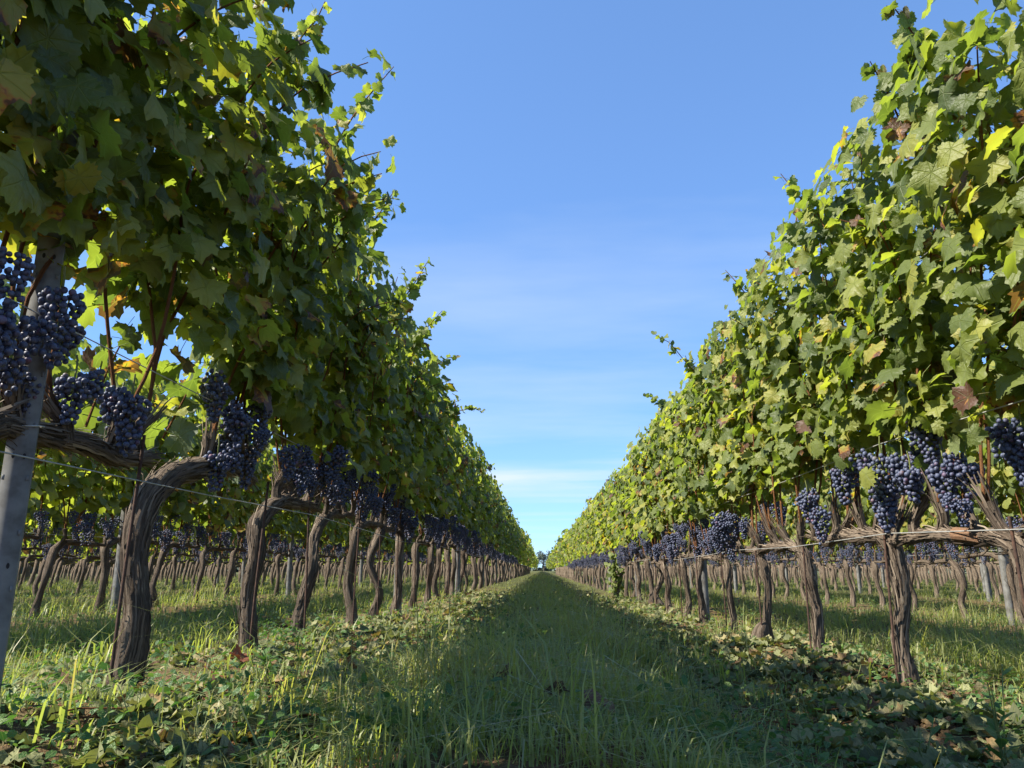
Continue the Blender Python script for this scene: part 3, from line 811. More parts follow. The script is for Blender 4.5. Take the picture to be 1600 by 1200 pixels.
def hero_rows():
    for i, y in enumerate(LY[:8]):
        base = (XL, y, gzf(XL, y) - .01)
        d = gen_vine(1000 + i, +1, hz=.62 if i != 2 else .68, top=2.05 + [.05, .06, .02, -.02, -.08, -.04, -.1, -.06][i], bulge=[.36, .33, .32, .26, .24, .24, .24, .24][i], trunk=HERO_L.get(i), ncane=10, tr=.035 if i < 4 else .026,
                     skirt=[1.02, 1.04, .92, .90, .89, .88, .88, .88][i], leafs=.063, back=.20, dens=[1.25, 1.25, 1.15, 1.1, 1, 1, 1, 1][i], lean=.04)
        for vi, pts, n, sz in SHOOTS_L:
            if vi == i: world_shoot(d, base, pts, n, sz, 5 + vi)
        d['show'] = d['leaves']['p'][:, 0]
        if i in BIG_L: d['bunches'] = d['bunches'][:2] if i == 1 else d['bunches'][:5]
        hb = [((x - base[0], yy - base[1], z - base[2]), v, s, r) for x, yy, z, v, s, r in BIG_L.get(i, [])]
        o = emit_vine(d, base, nleaf=NL_L[i], hero_bunches=hb, ns=32 if i < 5 else 16, step=.012 if i < 5 else .03, strips=220 if i < 4 else 90, amp=.30)
        tag(o, L_LOOK.get(i, '%s grapevine from the camera in the trellis row left of the grassy alley' % ordinal(i + 1)), 'grapevine', 'vines of the row left of the alley')
    for i, y in enumerate(RY[:8]):
        base = (XR, y, gzf(XR, y) - .01)
        d = gen_vine(2000 + i, -1, hz=.535, top=1.92 + [.1, .12, .06, -.02, .03, -.04, -.02, 0][i], bulge=.14, trunk=HERO_R.get(i), ncane=10, tr=.031 if i < 4 else .025, skirt=.86, leafs=.058, back=.24, dens=1.3)
        for vi, pts, n, sz in SHOOTS_R:
            if vi == i: world_shoot(d, base, pts, n, sz, 15 + vi)
        d['show'] = -d['leaves']['p'][:, 0]
        if i in BIG_R: d['bunches'] = d['bunches'][:1]
        hb = [((x - base[0], yy - base[1], z - base[2]), v, s, r) for x, yy, z, v, s, r in BIG_R.get(i, [])]
        o = emit_vine(d, base, nleaf=NL_R[i], hero_bunches=hb, ns=32 if i < 5 else 16, step=.012 if i < 5 else .03, strips=260 if i < 4 else 90, amp=.30)
        tag(o, R_LOOK.get(i, '%s grapevine from the camera in the trellis row right of the grassy alley' % ordinal(i + 1)), 'grapevine', 'vines of the row right of the alley')
        if i == 1:   # sawn stub on the arm
            b = Bag(); tube(b, [(-.01, .20, .52), (-.02, .26, .53), (-.03, .31, .535)], [.021, .022, .021], ns=12, step=.02, amp=.05, seed=2)
            link('sawn_stub', b.mesh('sawn_stub', M_WOODCUT), o)
        if i == 4:   # burl at the foot
            b = Bag(); tube(b, [(-.045, -.01, -.03), (-.055, -.01, .03), (-.045, 0, .085), (-.02, 0.01, .13)], [.036, .050, .042, .020], ns=18, step=.015, amp=.2, seed=9, knob=.2)
            link('burl', b.mesh('burl', M_BARK), o)
hero_rows()

def proto_set(side, seed, n, hz, bulge, top, skirt, split, tpl, back, lean=0):
    out = []
    for k in range(n):
        d = gen_vine(seed + k, side, hz=hz, top=top + .10 * math.sin(k * 2.1), bulge=bulge, ncane=9 if split else 8, tr=.027, skirt=skirt, leafs=(.064 if split else .070) * (1 if side > 0 else .92), back=back, dens=1.0 if split else .85, lean=lean)
        out.append(emit_vine(d, (0, 0, -50), leaf_tpl=tpl, ns=16 if split else 10, step=.025 if split else .05, strips=40 if split else 0, split=split, amp=.34))
    return out
def remove_tree(o):
    for c in list(o.children): remove_tree(c)
    bpy.data.objects.remove(o)

def place_rows():
    rnd = random.Random(77)
    midL = proto_set(+1, 3000, 5, .60, .22, 1.92, .87, True, MID, .2, .03); midR = proto_set(-1, 3100, 5, .535, .14, 1.90, .84, True, MID, .24)
    farL = proto_set(+1, 3200, 5, .60, .22, 1.92, .87, False, MID, .2, .03); farR = proto_set(-1, 3300, 5, .535, .14, 1.90, .84, False, MID, .24)
    bakL = proto_set(+1, 3400, 4, .56, .25, 1.95, .82, False, MID, .25); bakR = proto_set(-1, 3500, 4, .54, .25, 1.95, .84, False, MID, .25)
    def put(src, k, x, y, label, group):
        o = copy_vine(src[(k * 3 + (k // 5)) % len(src)], (x + rnd.uniform(-.03, .03), y, gzf(x, y) - .02), rnd.uniform(-.05, .05), rnd.uniform(.93, 1.06))
        o.name = 'grapevine'
        o['label'], o['category'], o['group'] = label, 'grapevine', group
        return o
    for i, y in enumerate(LY):
        if i < 8: continue
        put(midL if y < 11 else farL, i, XL, y, '%s grapevine from the camera in the trellis row left of the grassy alley' % ordinal(i + 1), 'vines of the row left of the alley')
    for i, y in enumerate(RY):
        if i < 8: continue
        o = put(midR if y < 11 else farR, i, XR, y, '%s grapevine from the camera in the trellis row right of the grassy alley' % ordinal(i + 1), 'vines of the row right of the alley')
        if 12.2 < y < 13.0:      # leafy suckers down the trunk of one vine
            rs = np.random.RandomState(3); n = 120
            p = np.stack([rs.normal(-.05, .07, n), rs.normal(0, .07, n), rs.uniform(.05, .75, n)], 1)
            nn = np.stack([-np.abs(rs.normal(.6, .3, n)), -np.abs(rs.normal(.4, .4, n)), rs.normal(.5, .3, n)], 1); tp = rs.normal(0, .4, (n, 3)) + [-.3, 0, -.8]
            f = link('sucker_foliage', join_leaves('sucker_foliage', p, leaf_frames(nn, tp), rs.uniform(.04, .075, n), rs.uniform(.5, .86, n), MID, M_LEAF, rs), o); f['kind'] = 'stuff'
            o['label'] = 'vine right of the alley with bright leafy suckers covering its trunk to the ground'
    spec = []
    for k, word in ((1, 'second'), (2, 'third'), (3, 'fourth')):
        for sd in (-1, 1):
            x = (XL - PITCH_ROW * k) if sd < 0 else (XR + PITCH_ROW * k)
            y0 = {1: 2.6, 2: 5.0, 3: 8.0}[k]; y1 = {1: 25, 2: 24, 3: 22}[k]
            y = y0 + .3 * k + (.12 if sd > 0 else 0); n = 0
            while y < y1:
                n += 1
                put(bakL if sd < 0 else bakR, n + k, x, y, '%s grapevine from the camera in the %s row %s of the grassy alley' % (ordinal(n), word, 'left' if sd < 0 else 'right'), 'vines of the rows behind on the ' + ('left' if sd < 0 else 'right'))
                y += .82 + rnd.uniform(-.06, .06)
    for s in midL + midR + farL + farR + bakL + bakR: remove_tree(s)
place_rows()

def far_rows():
    """rows that go on beyond where single vines can be told apart: one mass on each side"""
    for sd, nm in ((-1, 'left'), (1, 'right')):
        rs = np.random.RandomState(90 + sd)
        P, S = [], []
        wood = Bag()
        rows = [(0, 31.6, 150.0), (1, 25.3, 110), (2, 24.3, 100), (3, 22.3, 90), (4, 8.0, 80), (5, 11.0, 70), (6, 14.0, 60), (7, 16, 60), (8, 18, 60), (9, 20, 60), (10, 22, 60), (11, 24, 60)]
        for k, y0, y1 in rows:
            x = (XL - PITCH_ROW * k) if sd < 0 else (XR + PITCH_ROW * k)
            ys = np.arange(y0, y1, .8)
            for y in ys:
                far = y > 55
                n = (90 if far else 170) if k == 0 else (60 if far else 110)
                z0 = gzf(x, y)
                bul = .24 if (sd < 0 and k == 0) else .18
                zz = rs.uniform(.78, 1.92, n)
                xx = x - sd * (bul * .45 * (zz - .8)) + rs.normal(0, .13 if k else .15, n)
                P.append(np.stack([xx, y + rs.uniform(0, .85, n), z0 + zz + rs.normal(0, .08, n)], 1)); S.append(rs.uniform(.075, .11, n) * (1.25 if far else 1.05))
                if y < 70:
                    a = rs.uniform(-.04, .04, 4)
                    tube(wood, [(x + a[0], y, z0 - .05), (x + a[1], y + .04, z0 + .3), (x + a[2], y + .10, z0 + .52), (x, y + .45, z0 + .57), (x, y + .82, z0 + .57)], [.055, .04, .045, .04, .03], ns=5, step=.3)
        P = np.concatenate(P); S = np.concatenate(S); n = len(P)
        nn = rs.normal(0, .55, (n, 3)) + [0, 0, .4]; nn[:, 0] += rs.choice([-.8, .8], n)
        tp = rs.normal(0, .45, (n, 3)) + [0, 0, -.8]
        f = link('far_vine_foliage', join_leaves('far_vine_foliage', P, leaf_frames(nn, tp), S, rs.uniform(.08, .9, n), FAR, M_LEAF, rs))
        tag(f, 'far mass of vine leaves where the %s rows run together' % nm, 'foliage', kind='stuff')
        w = link('far_vine_wood', wood.mesh('far_vine_wood', M_BARK))
        tag(w, 'far mass of dark vine trunks where the %s rows run together' % nm, 'trunks', kind='stuff')
far_rows()

# ------------------------------------------------------------------ steel posts, stakes, wires
def post_profile_mesh(h, w=.062, dpt=.040, th=.003, lip=.012):
    o = [(-w/2, -dpt/2), (w/2, -dpt/2), (w/2, dpt/2), (w/2 - lip, dpt/2), (w/2 - lip, dpt/2 - th), (w/2 - th, dpt/2 - th), (w/2 - th, -dpt/2 + th),
         (w*.16, -dpt/2 + th), (w*.08, -dpt/2 + .010), (-w*.08, -dpt/2 + .010), (-w*.16, -dpt/2 + th), (-w/2 + th, -dpt/2 + th), (-w/2 + th, dpt/2 - th), (-w/2 + lip, dpt/2 - th), (-w/2 + lip, dpt/2), (-w/2, dpt/2)]
    n = len(o)
    V = [(x, y, -.25) for x, y in o] + [(x, y, h) for x, y in o]
    k = np.arange(n)
    q = np.stack([k, (k + 1) % n, (k + 1) % n + n, k + n], 1)
    # the outer groove of the pressed web
    return mesh_np('steel_post', V, q, mat=M_STEEL)
POST = post_profile_mesh(2.12)
def hook_mesh():
    b = Bag()
    v = np.array([(-.004, 0, 0), (.004, 0, 0), (.004, -.004, .014), (-.004, -.004, .014), (-.004, -.006, .001), (.004, -.006, .001), (.004, -.008, .016), (-.004, -.008, .016)])
    b.add(v, q=[(0, 1, 2, 3), (4, 7, 6, 5), (0, 4, 5, 1), (3, 2, 6, 7), (0, 3, 7, 4), (1, 5, 6, 2)])
    return b.mesh('hook', M_STEEL, smooth=False)
HOOK = hook_mesh()
M_HOLE = simple_noise_mat('dark_slot', [(0.3, (0.02, 0.02, 0.02)), (0.7, (0.035, 0.03, 0.03))], 50, 0.9)
def slot_mesh():
    b = Bag(); k = np.arange(10); a = k * .6283
    b.add(np.stack([np.cos(a) * .0045, np.zeros(10), np.sin(a) * .011], 1)); me = bpy.data.meshes.new('slot')
    me.from_pydata([(math.cos(t) * .003, 0, math.sin(t) * .006) for t in a], [], [list(range(10))]); me.materials.append(M_HOLE); return me
SLOT = slot_mesh()
def put_post(x, y, label, rz=0.0, detail=False, lean=(0, 0), s=1.0):
    z = gzf(x, y)
    if not detail:
        o = link('steel_post', POST, None, (x, y, z)); o.rotation_euler = (lean[0], lean[1], rz); o.scale = (s, s, 1)
        return tag(o, label, 'post', 'galvanised steel trellis posts')
    r = bpy.data.objects.new('steel_post', None); COL.objects.link(r); r.location = (x, y, z); r.rotation_euler = (lean[0], lean[1], rz)
    p = link('profile', POST, r); p.scale = (s, s, 1)
    for k in range(16):
        for sx in (-1, 1):
            h = link('hook', HOOK, r, (sx * .026 * s, -.0205 * s, .25 + k * .11)); h.scale = (s * .7, s * .35, s * .8)
            if k % 2 == 0: link('slot', SLOT, r, (sx * .012 * s, -.0215 * s, .30 + k * .11))
    for zt in (.58, .76):
        b = Bag(); w = .035 * s; e = .025 * s
        tube(b, [(-w, -e, zt), (w, -e, zt + .004), (w, e, zt + .008), (-w, e, zt + .004), (-w, -e, zt + .002), (-w - .01, -e - .012, zt - .012)], [.0016] * 6, ns=5, step=.02)
        link('tie_wire', b.mesh('tie_wire', M_WIRE), r)
    return tag(r, label, 'post', 'galvanised steel trellis posts')
put_post(XL + .01, 1.545, 'large pale steel post at the left edge behind dark grape bunches', R(28), True, (0, 0), 0.82)
POST_Y = [1.64, 6.1, 10.45, 14.8, 19.2, 23.5, 27.8]
for k, y in enumerate(POST_Y[1:]):
    put_post(XL - .02, y, '%s steel post from the camera in the row left of the alley' % ordinal(k + 2), R(15))
for k, y in enumerate((6.42, 10.8, 15.1, 19.5, 23.9, 28.2)):
    put_post(XR + .03, y, '%s steel post from the camera in the row right of the alley' % ordinal(k + 1), R(-15))
for k, word in ((1, 'second'), (2, 'third'), (3, 'fourth')):
    for sd in (-1, 1):
        x = XL - PITCH_ROW * k if sd < 0 else XR + PITCH_ROW * k
        for n, y in enumerate((6.33, 10.7, 15.0, 19.4) if k < 3 else (10.7, 15.0, 19.4)):
            put_post(x, y + .1 * k * (k > 1), '%s steel post from the camera in the %s row %s of the alley' % (ordinal(n + 1), word, 'left' if sd < 0 else 'right'), R(15))

def stake(x, y, h, label, lx=0.0, ly=0.0, r=.0045):
    z = gzf(x, y); b = Bag()
    tube(b, [(0, 0, -.15), (lx * .3, ly * .3, h * .35), (lx * .7, ly * .7, h * .7), (lx, ly, h)], [r] * 4, ns=7, step=.05, amp=.04, seed=x + y)
    tag(link('rusty_stake', b.mesh('rusty_stake', M_RUST), None, (x, y, z)), label, 'stake', 'rusty rod stakes beside the vines')
VN_L = {2: 'thick bent vine nearest on the left', 3: 'second whole trunk on the left', 4: 'third whole trunk on the left', 5: 'fourth whole trunk on the left'}
VN_R = {1: 'trunk cut by the right edge', 2: 'swollen trunk below the largest grape cluster', 3: 'trunk behind the earth mound', 4: 'trunk with the bulbous foot', 5: 'slim trunk beyond the bulbous one'}
rnd0 = random.Random(5)
for i in range(2, 14):
    stake(XL + .035, LY[i] - (.10 if i == 2 else .05), .66 if i == 2 else rnd0.uniform(.56, .66), 'thin rusty rod stake beside the ' + VN_L.get(i, '%s vine of the row left of the alley' % ordinal(i + 1)), rnd0.uniform(-.02, .02), rnd0.uniform(-.02, .04))
for i in range(1, 13):
    stake(XR - .045, RY[i] - .02, rnd0.uniform(.50, .58), 'thin rusty rod stake beside the ' + VN_R.get(i, '%s vine of the row right of the alley' % ordinal(i + 1)), rnd0.uniform(-.01, .02), rnd0.uniform(-.02, .02))

def wire(x, z, y0, y1, label, r=.0017, seg=1.1, sag=.006, seed=0):
    rn = random.Random(seed); P = []
    y = y0
    while y < y1:
        P.append((x + rn.uniform(-.006, .006), y, z + gzf(x, y) * .8 + rn.uniform(-sag, sag))); y += seg
    b = Bag(); tube(b, P, [r] * len(P), ns=5, step=.6)
    tag(link('trellis_wire', b.mesh('trellis_wire', M_WIRE)), label, 'wire', 'trellis wires')
wire(XR - .045, .845, .6, 31, 'thin pale wire through the grape zone of the right row', .0020, seed=1)
wire(XR - .05, .525, .6, 31, 'thin pale wire along the woody arms of the right row', .0018, seed=2)
wire(XR - .03, 1.40, .6, 31, 'thin upper wire among the leaves of the right row', .0016, seed=3)
wire(XL + .05, .57, .2, 31, 'thin pale wire along the woody arms of the left row', .0018, seed=4)
wire(XL + .04, .86, .2, 31, 'thin dark wire through the grape zone of the left row', .0016, seed=5)
wire(XL + .03, 1.40, .2, 31, 'thin upper wire among the leaves of the left row', .0016, seed=6)
wire(XL - PITCH_ROW, .60, 2, 25, 'thin wire along the arms of the second row left', .002, seed=7)
wire(XR + PITCH_ROW, .56, 2, 25, 'thin wire along the arms of the second row right', .002, seed=8)

# ------------------------------------------------------------------ grass, weeds, litter
def patch(x, y, f, s):
    return 0.5 + 0.5 * np.sin(f * x + 1.7 * np.sin(f * .6 * y + s) + s) * np.sin(f * .8 * y + 1.3 * np.sin(f * .7 * x + 2 * s))
def blades(P, h, w, ang, lean, tint, curve):
    n = len(P)
    d = np.stack([np.cos(ang), np.sin(ang), np.zeros(n)], 1); sd = np.stack([-np.sin(ang), np.cos(ang), np.zeros(n)], 1)
    up = np.array([0, 0, 1.0])
    m = P + up * (h * .55)[:, None] + d * (h * lean * .35)[:, None]
    t = P + up * (h * (1 - curve * .5))[:, None] + d * (h * (lean + curve))[:, None]
    V = np.stack([P - sd * w[:, None], P + sd * w[:, None], m - sd * (w * .8)[:, None], m + sd * (w * .8)[:, None], t], 1).reshape(-1, 3)
    k = np.arange(n) * 5
    q = np.stack([k, k + 1, k + 3, k + 2], 1); tr = np.stack([k + 2, k + 3, k + 4], 1)
    return V, q, tr, np.repeat(tint, 5), np.tile(np.array([[0.2, 0], [.25, 0], [.2, .5], [.25, .5], [.22, 1]]), (n, 1))
def row_dist(x):
    d = np.full_like(x, 9.0)
    for k in range(0, 6):
        d = np.minimum(d, np.minimum(np.abs(x - (XL - PITCH_ROW * k)), np.abs(x - (XR + PITCH_ROW * k))))
    return d
def grass():
    rs = np.random.RandomState(8)
    VV, QQ, TT, CC, UU = [], [], [], [], []; base = 0
    def put(x, y, h, w, tint, lean, curve):
        nonlocal base
        n = len(x)
        P = np.stack([x, y, gz(x, y) - .006], 1)
        v, q, t, c, u = blades(P, h, w, rs.uniform(0, 6.283, n), lean, tint, curve)
        VV.append(v); QQ.append(q + base); TT.append(t + base); CC.append(c); UU.append(u); base += len(v)
    # zones by distance: (y0, y1, count, half width, size)
    for y0, y1, n, hw, sz in ((1.2, 2.6, 62000, 2.4, 1.0), (2.6, 4.5, 85000, 4.0, 1.0), (4.5, 8, 90000, 6.5, 1.15), (8, 16, 90000, 11, 1.5), (16, 40, 60000, 14, 2.3)):
        x = rs.uniform(-hw, hw, n); y = rs.uniform(y0, y1, n)
        cen = np.exp(-((x - .05) / .50) ** 2)
        rd = row_dist(x)
        between = sstep(.25, .75, rd)
        p1 = patch(x, y, 2.6, .7); p2 = patch(x, y, 7.0, 2.2)
        dens = np.maximum(cen * 1.0, between * (.30 + .55 * p1)) * (.45 + .55 * p2) + .06 + .22 * (rd < .35) * p1
        dens = np.where((np.abs(x) < 1.3) & (cen < .5), dens * .75, dens)
        dens *= 1 - .97 * np.exp(-(((x - 1.14) / .24) ** 2 + ((y - 3.22) / .28) ** 2)) - .8 * np.exp(-(((x - 1.05) / .28) ** 2 + ((y - 2.15) / .2) ** 2))
        dens *= 1 - .55 * np.exp(-((x + .52) / .10) ** 2) - .55 * np.exp(-((x - .62) / .10) ** 2)      # worn wheel tracks
        keep = rs.rand(n) < np.maximum(dens, 0)
        x, y, cen, p1, p2 = x[keep], y[keep], cen[keep], p1[keep], p2[keep]
        m = len(x)
        h = (.030 + .075 * rs.rand(m) ** 1.6 + .075 * cen * rs.rand(m)) * (.55 + .9 * p1 * (.5 + p2)) * (1 + .15 * (sz - 1))
        tall = rs.rand(m) < .03 + .05 * p2 * cen; h[tall] *= rs.uniform(1.5, 2.4, tall.sum())
        h *= 1 + .6 * (np.abs(x) > 1.7)
        w = rs.uniform(.0009, .0024, m) * sz
        tint = np.clip(.34 + .14 * cen + .34 * p1 + .22 * rs.rand(m) + .14 * (p2 - .5) + .10 * rs.normal(size=m), 0, .90)
        dry = rs.rand(m) < .09; tint[dry] = rs.uniform(.9, 1, dry.sum())
        put(x, y, h, w, tint, np.abs(rs.normal(.45, .5, m)), np.abs(rs.normal(.5, .5, m)))
    # coarse tufts with broad blades
    tf = [(-1.20, 1.75, 26, .17), (-1.32, 1.95, 22, .2), (-.98, 1.80, 18, .15), (-1.02, 2.75, 16, .16), (-.92, 2.98, 14, .17), (-.80, 4.2, 14, .16), (-.35, 2.0, 22, .14), (-.20, 2.7, 24, .14), (-.28, 1.72, 14, .15),
          (-.62, 4.9, 14, .14), (-.45, 3.3, 18, .13), (.1, 2.2, 18, .12), (.22, 3.0, 18, .13), (.42, 2.5, 16, .12), (-.1, 3.9, 20, .14), (.35, 4.4, 18, .13), (1.75, 2.9, 30, .2), (1.9, 3.2, 26, .2), (1.62, 3.6, 24, .18),
          (1.5, 4.4, 20, .17), (2.1, 3.8, 30, .19), (2.4, 4.5, 30, .2), (-1.5, 2.6, 24, .18), (-1.7, 3.2, 28, .2), (-2.1, 3.8, 28, .19), (-1.55, 3.9, 20, .17), (-.9, 1.55, 16, .15), (-.55, 1.62, 12, .13)]
    for _ in range(170):
        tf.append((rs.uniform(-5, 5), rs.uniform(2.5, 12), rs.randint(8, 22), rs.uniform(.10, .2)))
    for tx, ty, n, hh in tf:
        x = tx + rs.normal(0, .03, n); y = ty + rs.normal(0, .03, n)
        put(x, y, hh * rs.uniform(.5, 1.15, n), rs.uniform(.002, .0042, n), np.clip(rs.normal(.66, .14, n), .2, .93), np.abs(rs.normal(.45, .3, n)), np.abs(rs.normal(.45, .3, n)))
    me = mesh_np('grass', np.concatenate(VV), [np.concatenate(QQ), np.concatenate(TT)], tint=np.concatenate(CC), uv=np.concatenate(UU), mat=M_GRASS)
    tag(link('grass', me), 'green grass growing over the alley and between the vine rows', 'grass', kind='stuff')
grass()

def oval_leaf(seed):
    a = np.array([0, .5, 1.0, .5]); 
    V = np.array([(0, 0, 0), (.28, .45, .05), (.16, .85, .02), (0, 1.05, -.06), (-.16, .85, .02), (-.28, .45, .05)]); V[:, 2] += .04 * np.sin(seed + V[:, 1] * 3)
    return V, np.array([(0, 1, 5), (1, 2, 4), (1, 4, 5), (2, 3, 4)]), V[:, :2].copy()
OVAL = [oval_leaf(s) for s in range(3)]
def weeds():
    rs = np.random.RandomState(12)
    P, S, C = [], [], []
    for _ in range(2800):
        y = 1.4 + 10 * rs.rand() ** 1.6; x = rs.uniform(-1, 1) * (1.2 + y * .7)
        if rs.rand() > .35 + .65 * (row_dist(np.array([x]))[0] < 1.0): continue
        n = rs.randint(8, 26); rad = rs.uniform(.03, .09); hh = rs.uniform(.02, .10)
        px = x + rs.normal(0, rad, n); py = y + rs.normal(0, rad, n)
        P.append(np.stack([px, py, gz(px, py) + rs.rand(n) * hh], 1)); S.append(rs.uniform(.010, .030, n)); C.append(np.clip(rs.normal(rs.uniform(.2, .8), .15, n), 0, 1))
    P = np.concatenate(P); S = np.concatenate(S); C = np.concatenate(C); n = len(P)
    nn = rs.normal(0, .5, (n, 3)) + [0, 0, .9]; tp = rs.normal(0, 1, (n, 3)) + [0, 0, .15]
    o = link('weeds', join_leaves('weeds', P, leaf_frames(nn, tp), S, C, OVAL, M_WEED, rs))
    tag(o, 'low broad-leaved weeds scattered among the grass', 'weeds', kind='stuff')
weeds()

def litter():
    rs = np.random.RandomState(21)
    x, y = [], []
    def strip(n, cx, sx, y0, y1, e=1.5):
        x.append(rs.normal(cx, sx, n)); y.append(y0 + (y1 - y0) * rs.rand(n) ** e)
    strip(5600, -.72, .22, 1.4, 4.5, 1.1); strip(2600, -.64, .22, 4.0, 12, 1.3)
    strip(5200, 1.0, .24, 1.5, 5.0, 1.0); strip(2200, .94, .24, 4.5, 13, 1.3)
    strip(500, -1.45, .3, 1.8, 6); strip(500, 1.6, .3, 2.2, 7)
    x = np.concatenate(x); y = np.concatenate(y); n = len(x)
    p = patch(x, y, 4.5, 1.1) * .6 + patch(x, y, 11.0, 3.0) * .4; keep = rs.rand(n) < 1.5 * sstep(.30, .75, p) + .06
    keep &= rs.rand(n) > np.exp(-(((x - 1.3) / .34) ** 2 + ((y - 2.3) / .35) ** 2)) * .9 + .9 * np.exp(-(((x - 1.14) / .24) ** 2 + ((y - 3.22) / .28) ** 2)) + .9 * np.exp(-(((x + 1.15) / .25) ** 2 + ((y - 1.6) / .2) ** 2))
    x, y, p = x[keep], y[keep], p[keep]; n = len(x)
    z = gz(x, y) + .004 + (.012 + .045 * sstep(.4, .9, p)) * rs.rand(n) ** 1.3
    nn = rs.normal(0, .26, (n, 3)) + [0, -.06, .9]; tp = rs.normal(0, 1, (n, 3))
    tint = np.clip(rs.beta(1.5, 1.4, n) * .92, 0, 1)
    br = rs.rand(n) < .08; tint[br] = rs.uniform(.9, 1, br.sum())
    o = link('leaf_litter', join_leaves('leaf_litter', np.stack([x, y, z], 1), leaf_frames(nn, tp), rs.uniform(.018, .048, n), tint, DRY, M_LITTER, rs, smooth=False))
    tag(o, 'wilted cut vine leaves strewn along the foot of both rows', 'leaf litter', kind='stuff')
    # dry twigs and prunings
    b = Bag(); rn = random.Random(3)
    for _ in range(170):
        yy = 1.5 + 5 * rn.random() ** 1.5; xx = rn.choice([rn.gauss(-.75, .25), rn.gauss(1.0, .25)])
        a = rn.uniform(0, 6.28); L = rn.uniform(.06, .28)
        pts = []
        for k in range(4):
            px = xx + math.cos(a) * L * k / 3 + rn.uniform(-.012, .012); py = yy + math.sin(a) * L * k / 3 + rn.uniform(-.012, .012)
            pts.append((px, py, gzf(px, py) + rn.uniform(.008, .035)))
        tube(b, pts, [rn.uniform(.0015, .0035)] * 4, ns=5, step=.05, seed=a)
    tag(link('prunings', b.mesh('prunings', M_CANE)), 'thin dry prunings lying among the fallen leaves', 'prunings', kind='stuff')
litter()

def clods():
    rs = np.random.RandomState(31); VV, FF = [], []; base = 0
    v0, f0 = ICO2
    spots = [(1.14, 3.22, .14, 420), (1.02, 2.2, .22, 220), (1.3, 2.4, .25, 160), (.95, 1.85, .2, 200), (-1.1, 1.68, .2, 200), (1.2, 4.6, .2, 60), (-1.0, 3.4, .25, 60), (-.95, 4.6, .25, 60), (1.1, 3.0, .2, 120)]
    for cx, cy, sd, n in spots:
        for _ in range(n):
            x, y = rs.normal(cx, sd), rs.normal(cy, sd); s = .004 + .016 * rs.rand() ** 3
            v = v0 * (1 + rs.normal(0, .16, (len(v0), 1))) * s * rs.uniform(.7, 1.3, 3) + [x, y, gzf(x, y) + s * .35]
            VV.append(v); FF.append(f0 + base); base += len(v0)
    o = link('soil_clods', mesh_np('soil_clods', np.concatenate(VV), np.concatenate(FF), mat=M_SOIL))
    tag(o, 'loose reddish clods of earth at the foot of the vines', 'clods', kind='stuff')
clods()

# single leaves on the ground that stand out by their colour
def ground_leaf(x, y, s, mat, label, var, tilt, zoff=.03):
    v, t, u = DRY[var]
    me = mesh_np('fallen_leaf', v, t, tint=np.full(len(v), .5), uv=u, smooth=True, mat=mat)
    o = link('fallen_leaf', me, None, (x, y, gzf(x, y) + zoff)); o.scale = (s, s, s); o.rotation_euler = tilt
    tag(o, label, 'leaf', 'coloured fallen leaves')
ground_leaf(-.93, 2.45, .042, M_DRYRED, 'curled red leaf on the litter right of the thick bent vine', 0, (.5, .3, 1.0), .06)
ground_leaf(-.53, 2.22, .034, M_DRYRED, 'small orange-red leaf in the litter left of the grassy strip', 2, (.9, -.2, 2.0), .05)
ground_leaf(0.12, 1.66, .05, M_DRYBROWN, 'large curled brown leaf at the bottom centre of the alley', 1, (.7, .2, .4), .06)
ground_leaf(0.03, 1.68, .036, M_DRYBROWN, 'small dark brown leaf beside the large curled one', 3, (.5, .4, 2.4), .06)
ground_leaf(-.09, 1.84, .035, M_DRYBROWN, 'pale brown leaf among the grass at the bottom centre', 0, (.5, .1, 4.0), .07)
ground_leaf(-.66, 2.62, .034, M_DRYRED, 'reddish dry leaf behind the curled red one', 3, (.3, .6, 3.0), .05)

# a fallen bunch of grapes on the litter in front of the right row
fb = link('fallen_grape_bunch', BUNCH_MID[3], None, (.99, 3.62, gzf(.99, 3.62) + .012)); fb.rotation_euler = (R(88), 0, R(60)); fb.scale = (.5,) * 3
tag(fb, 'small bunch of blue grapes fallen on the wilted leaves', 'grapes')

# tall weed in the right foreground
def tall_weed(x, y, h, n, label, seed, size=.05):
    rs = np.random.RandomState(seed); rn = random.Random(seed)
    r = bpy.data.objects.new('tall_weed', None); COL.objects.link(r); r.location = (x, y, gzf(x, y))
    b = Bag(); tops = []
    for k in range(3):
        e = (rn.uniform(-.05, .05), rn.uniform(-.05, .05), h * rn.uniform(.7, 1.0)); tops.append(np.array(e))
        tube(b, [(0, 0, -.02), (e[0] * .3, e[1] * .3, e[2] * .4), e], [.003, .0025, .0012], ns=5, step=.05)
    link('stem', b.mesh('stem', M_STEM), r)
    me = [mesh_np('weed_leaf', v * [1, 1, 1], t, tint=np.full(len(v), c), uv=u, mat=M_WEED) for (v, t, u), c in zip(OVAL, (.35, .55, .75))]
    for k in range(n):
        t = (k + 1) / n; e = tops[k % 3]; a = k * 2.4
        o = link('leaf', me[k % 3], r, tuple(e * (t * .97))); s = size * (1.15 - .6 * t)
        o.scale = (s * .8, s, s); o.rotation_euler = (rn.uniform(.1, .7), 0, a)
    tag(r, label, 'weed plant', 'taller single weeds')
tall_weed(.96, 1.78, .26, 26, 'tall leafy green weed standing in the right foreground', 4, .06)
tall_weed(.80, 1.80, .12, 14, 'short bushy weed left of the tall one in the right foreground', 5, .06)
tall_weed(.36, 1.95, .16, 12, 'thin dark weed stalk between grass and litter at bottom right', 6, .035)
tall_weed(-.86, 2.55, .10, 18, 'round-leaved weed growing beside the thick bent vine', 7, .07)

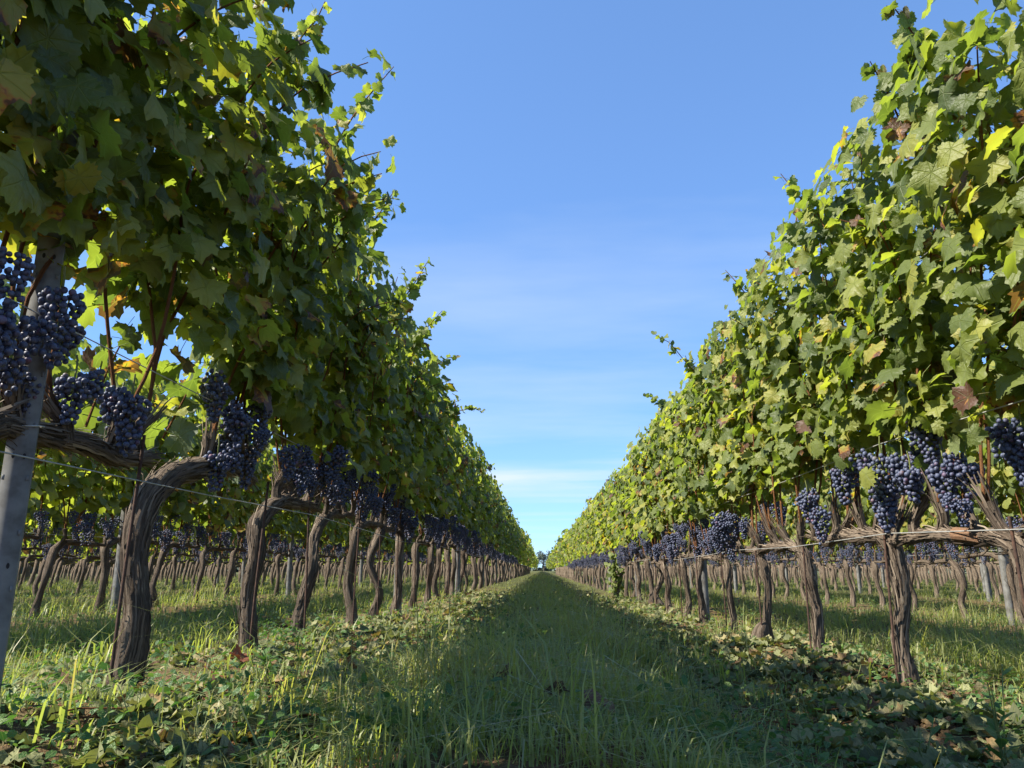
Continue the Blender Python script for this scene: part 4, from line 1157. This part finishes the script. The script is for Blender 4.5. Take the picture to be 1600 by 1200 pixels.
# ------------------------------------------------------------------ far tree at the end of the alley
def far_tree(x, y, h, label, seed):
    rs = np.random.RandomState(seed)
    r = bpy.data.objects.new('tree', None); COL.objects.link(r); r.location = (x, y, gzf(x, y) - .1)
    b = Bag(); tube(b, [(0, 0, 0), (.1, 0, h * .25), (-.1, 0, h * .5), (0, 0, h * .8)], [h * .035, h * .028, h * .02, h * .008], ns=8, step=.4)
    for k in range(6):
        a = k * 1.05; tube(b, [(0, 0, h * .3), (math.cos(a) * h * .18, math.sin(a) * h * .18, h * .5), (math.cos(a) * h * .33, math.sin(a) * h * .33, h * .66)], [h * .014, h * .01, h * .004], ns=5, step=.4)
    link('trunk', b.mesh('trunk', M_BARK), r)
    cl = rs.normal(0, 1, (26, 3)) * [h * .24, h * .24, h * .12] + [0, 0, h * .72]
    n = 2600
    p = cl[rs.randint(0, 26, n)] + rs.normal(0, h * .055, (n, 3))
    o = link('crown', join_leaves('crown', p, leaf_frames(rs.normal(0, 1, (n, 3)), rs.normal(0, 1, (n, 3))), rs.uniform(.012, .03, n) * h, rs.rand(n), FAR, M_FARTREE_HAZE, rs), r)
    tag(r, label, 'tree', 'trees beyond the end of the alley')
def treeline():
    rs = np.random.RandomState(44); P, S = [], []
    for sd in (-1, 1):
        for y in np.arange(10, 260, 1.2):
            n = 34; h = 2.6 + 1.2 * math.sin(y * .13) + 0.8 * math.sin(y * .41 + sd)
            P.append(np.stack([sd * 48 + rs.normal(0, 1.0, n), y + rs.uniform(0, 1.4, n), rs.uniform(0, h, n)], 1)); S.append(rs.uniform(.35, .7, n))
    for x in np.arange(-48, 48, 1.2):
        n = 34; h = 1.6 + .7 * math.sin(x * .31) + .5 * math.sin(x * .83)
        P.append(np.stack([x + rs.uniform(0, 1.4, n), 262 + rs.normal(0, 1.0, n), rs.uniform(0, h, n)], 1)); S.append(rs.uniform(.35, .7, n))
    P = np.concatenate(P); S = np.concatenate(S); n = len(P)
    o = link('treeline', join_leaves('treeline', P, leaf_frames(rs.normal(0, 1, (n, 3)), rs.normal(0, 1, (n, 3))), S, rs.rand(n), FAR, M_FARTREE_HAZE, rs))
    tag(o, 'far green hedge closing the view beyond the vine rows', 'treeline', kind='stuff')
treeline()
far_tree(0.6, 210, 5.2, 'small tree, crown painted hazy grey-green, at the far end of the grassy alley', 1)
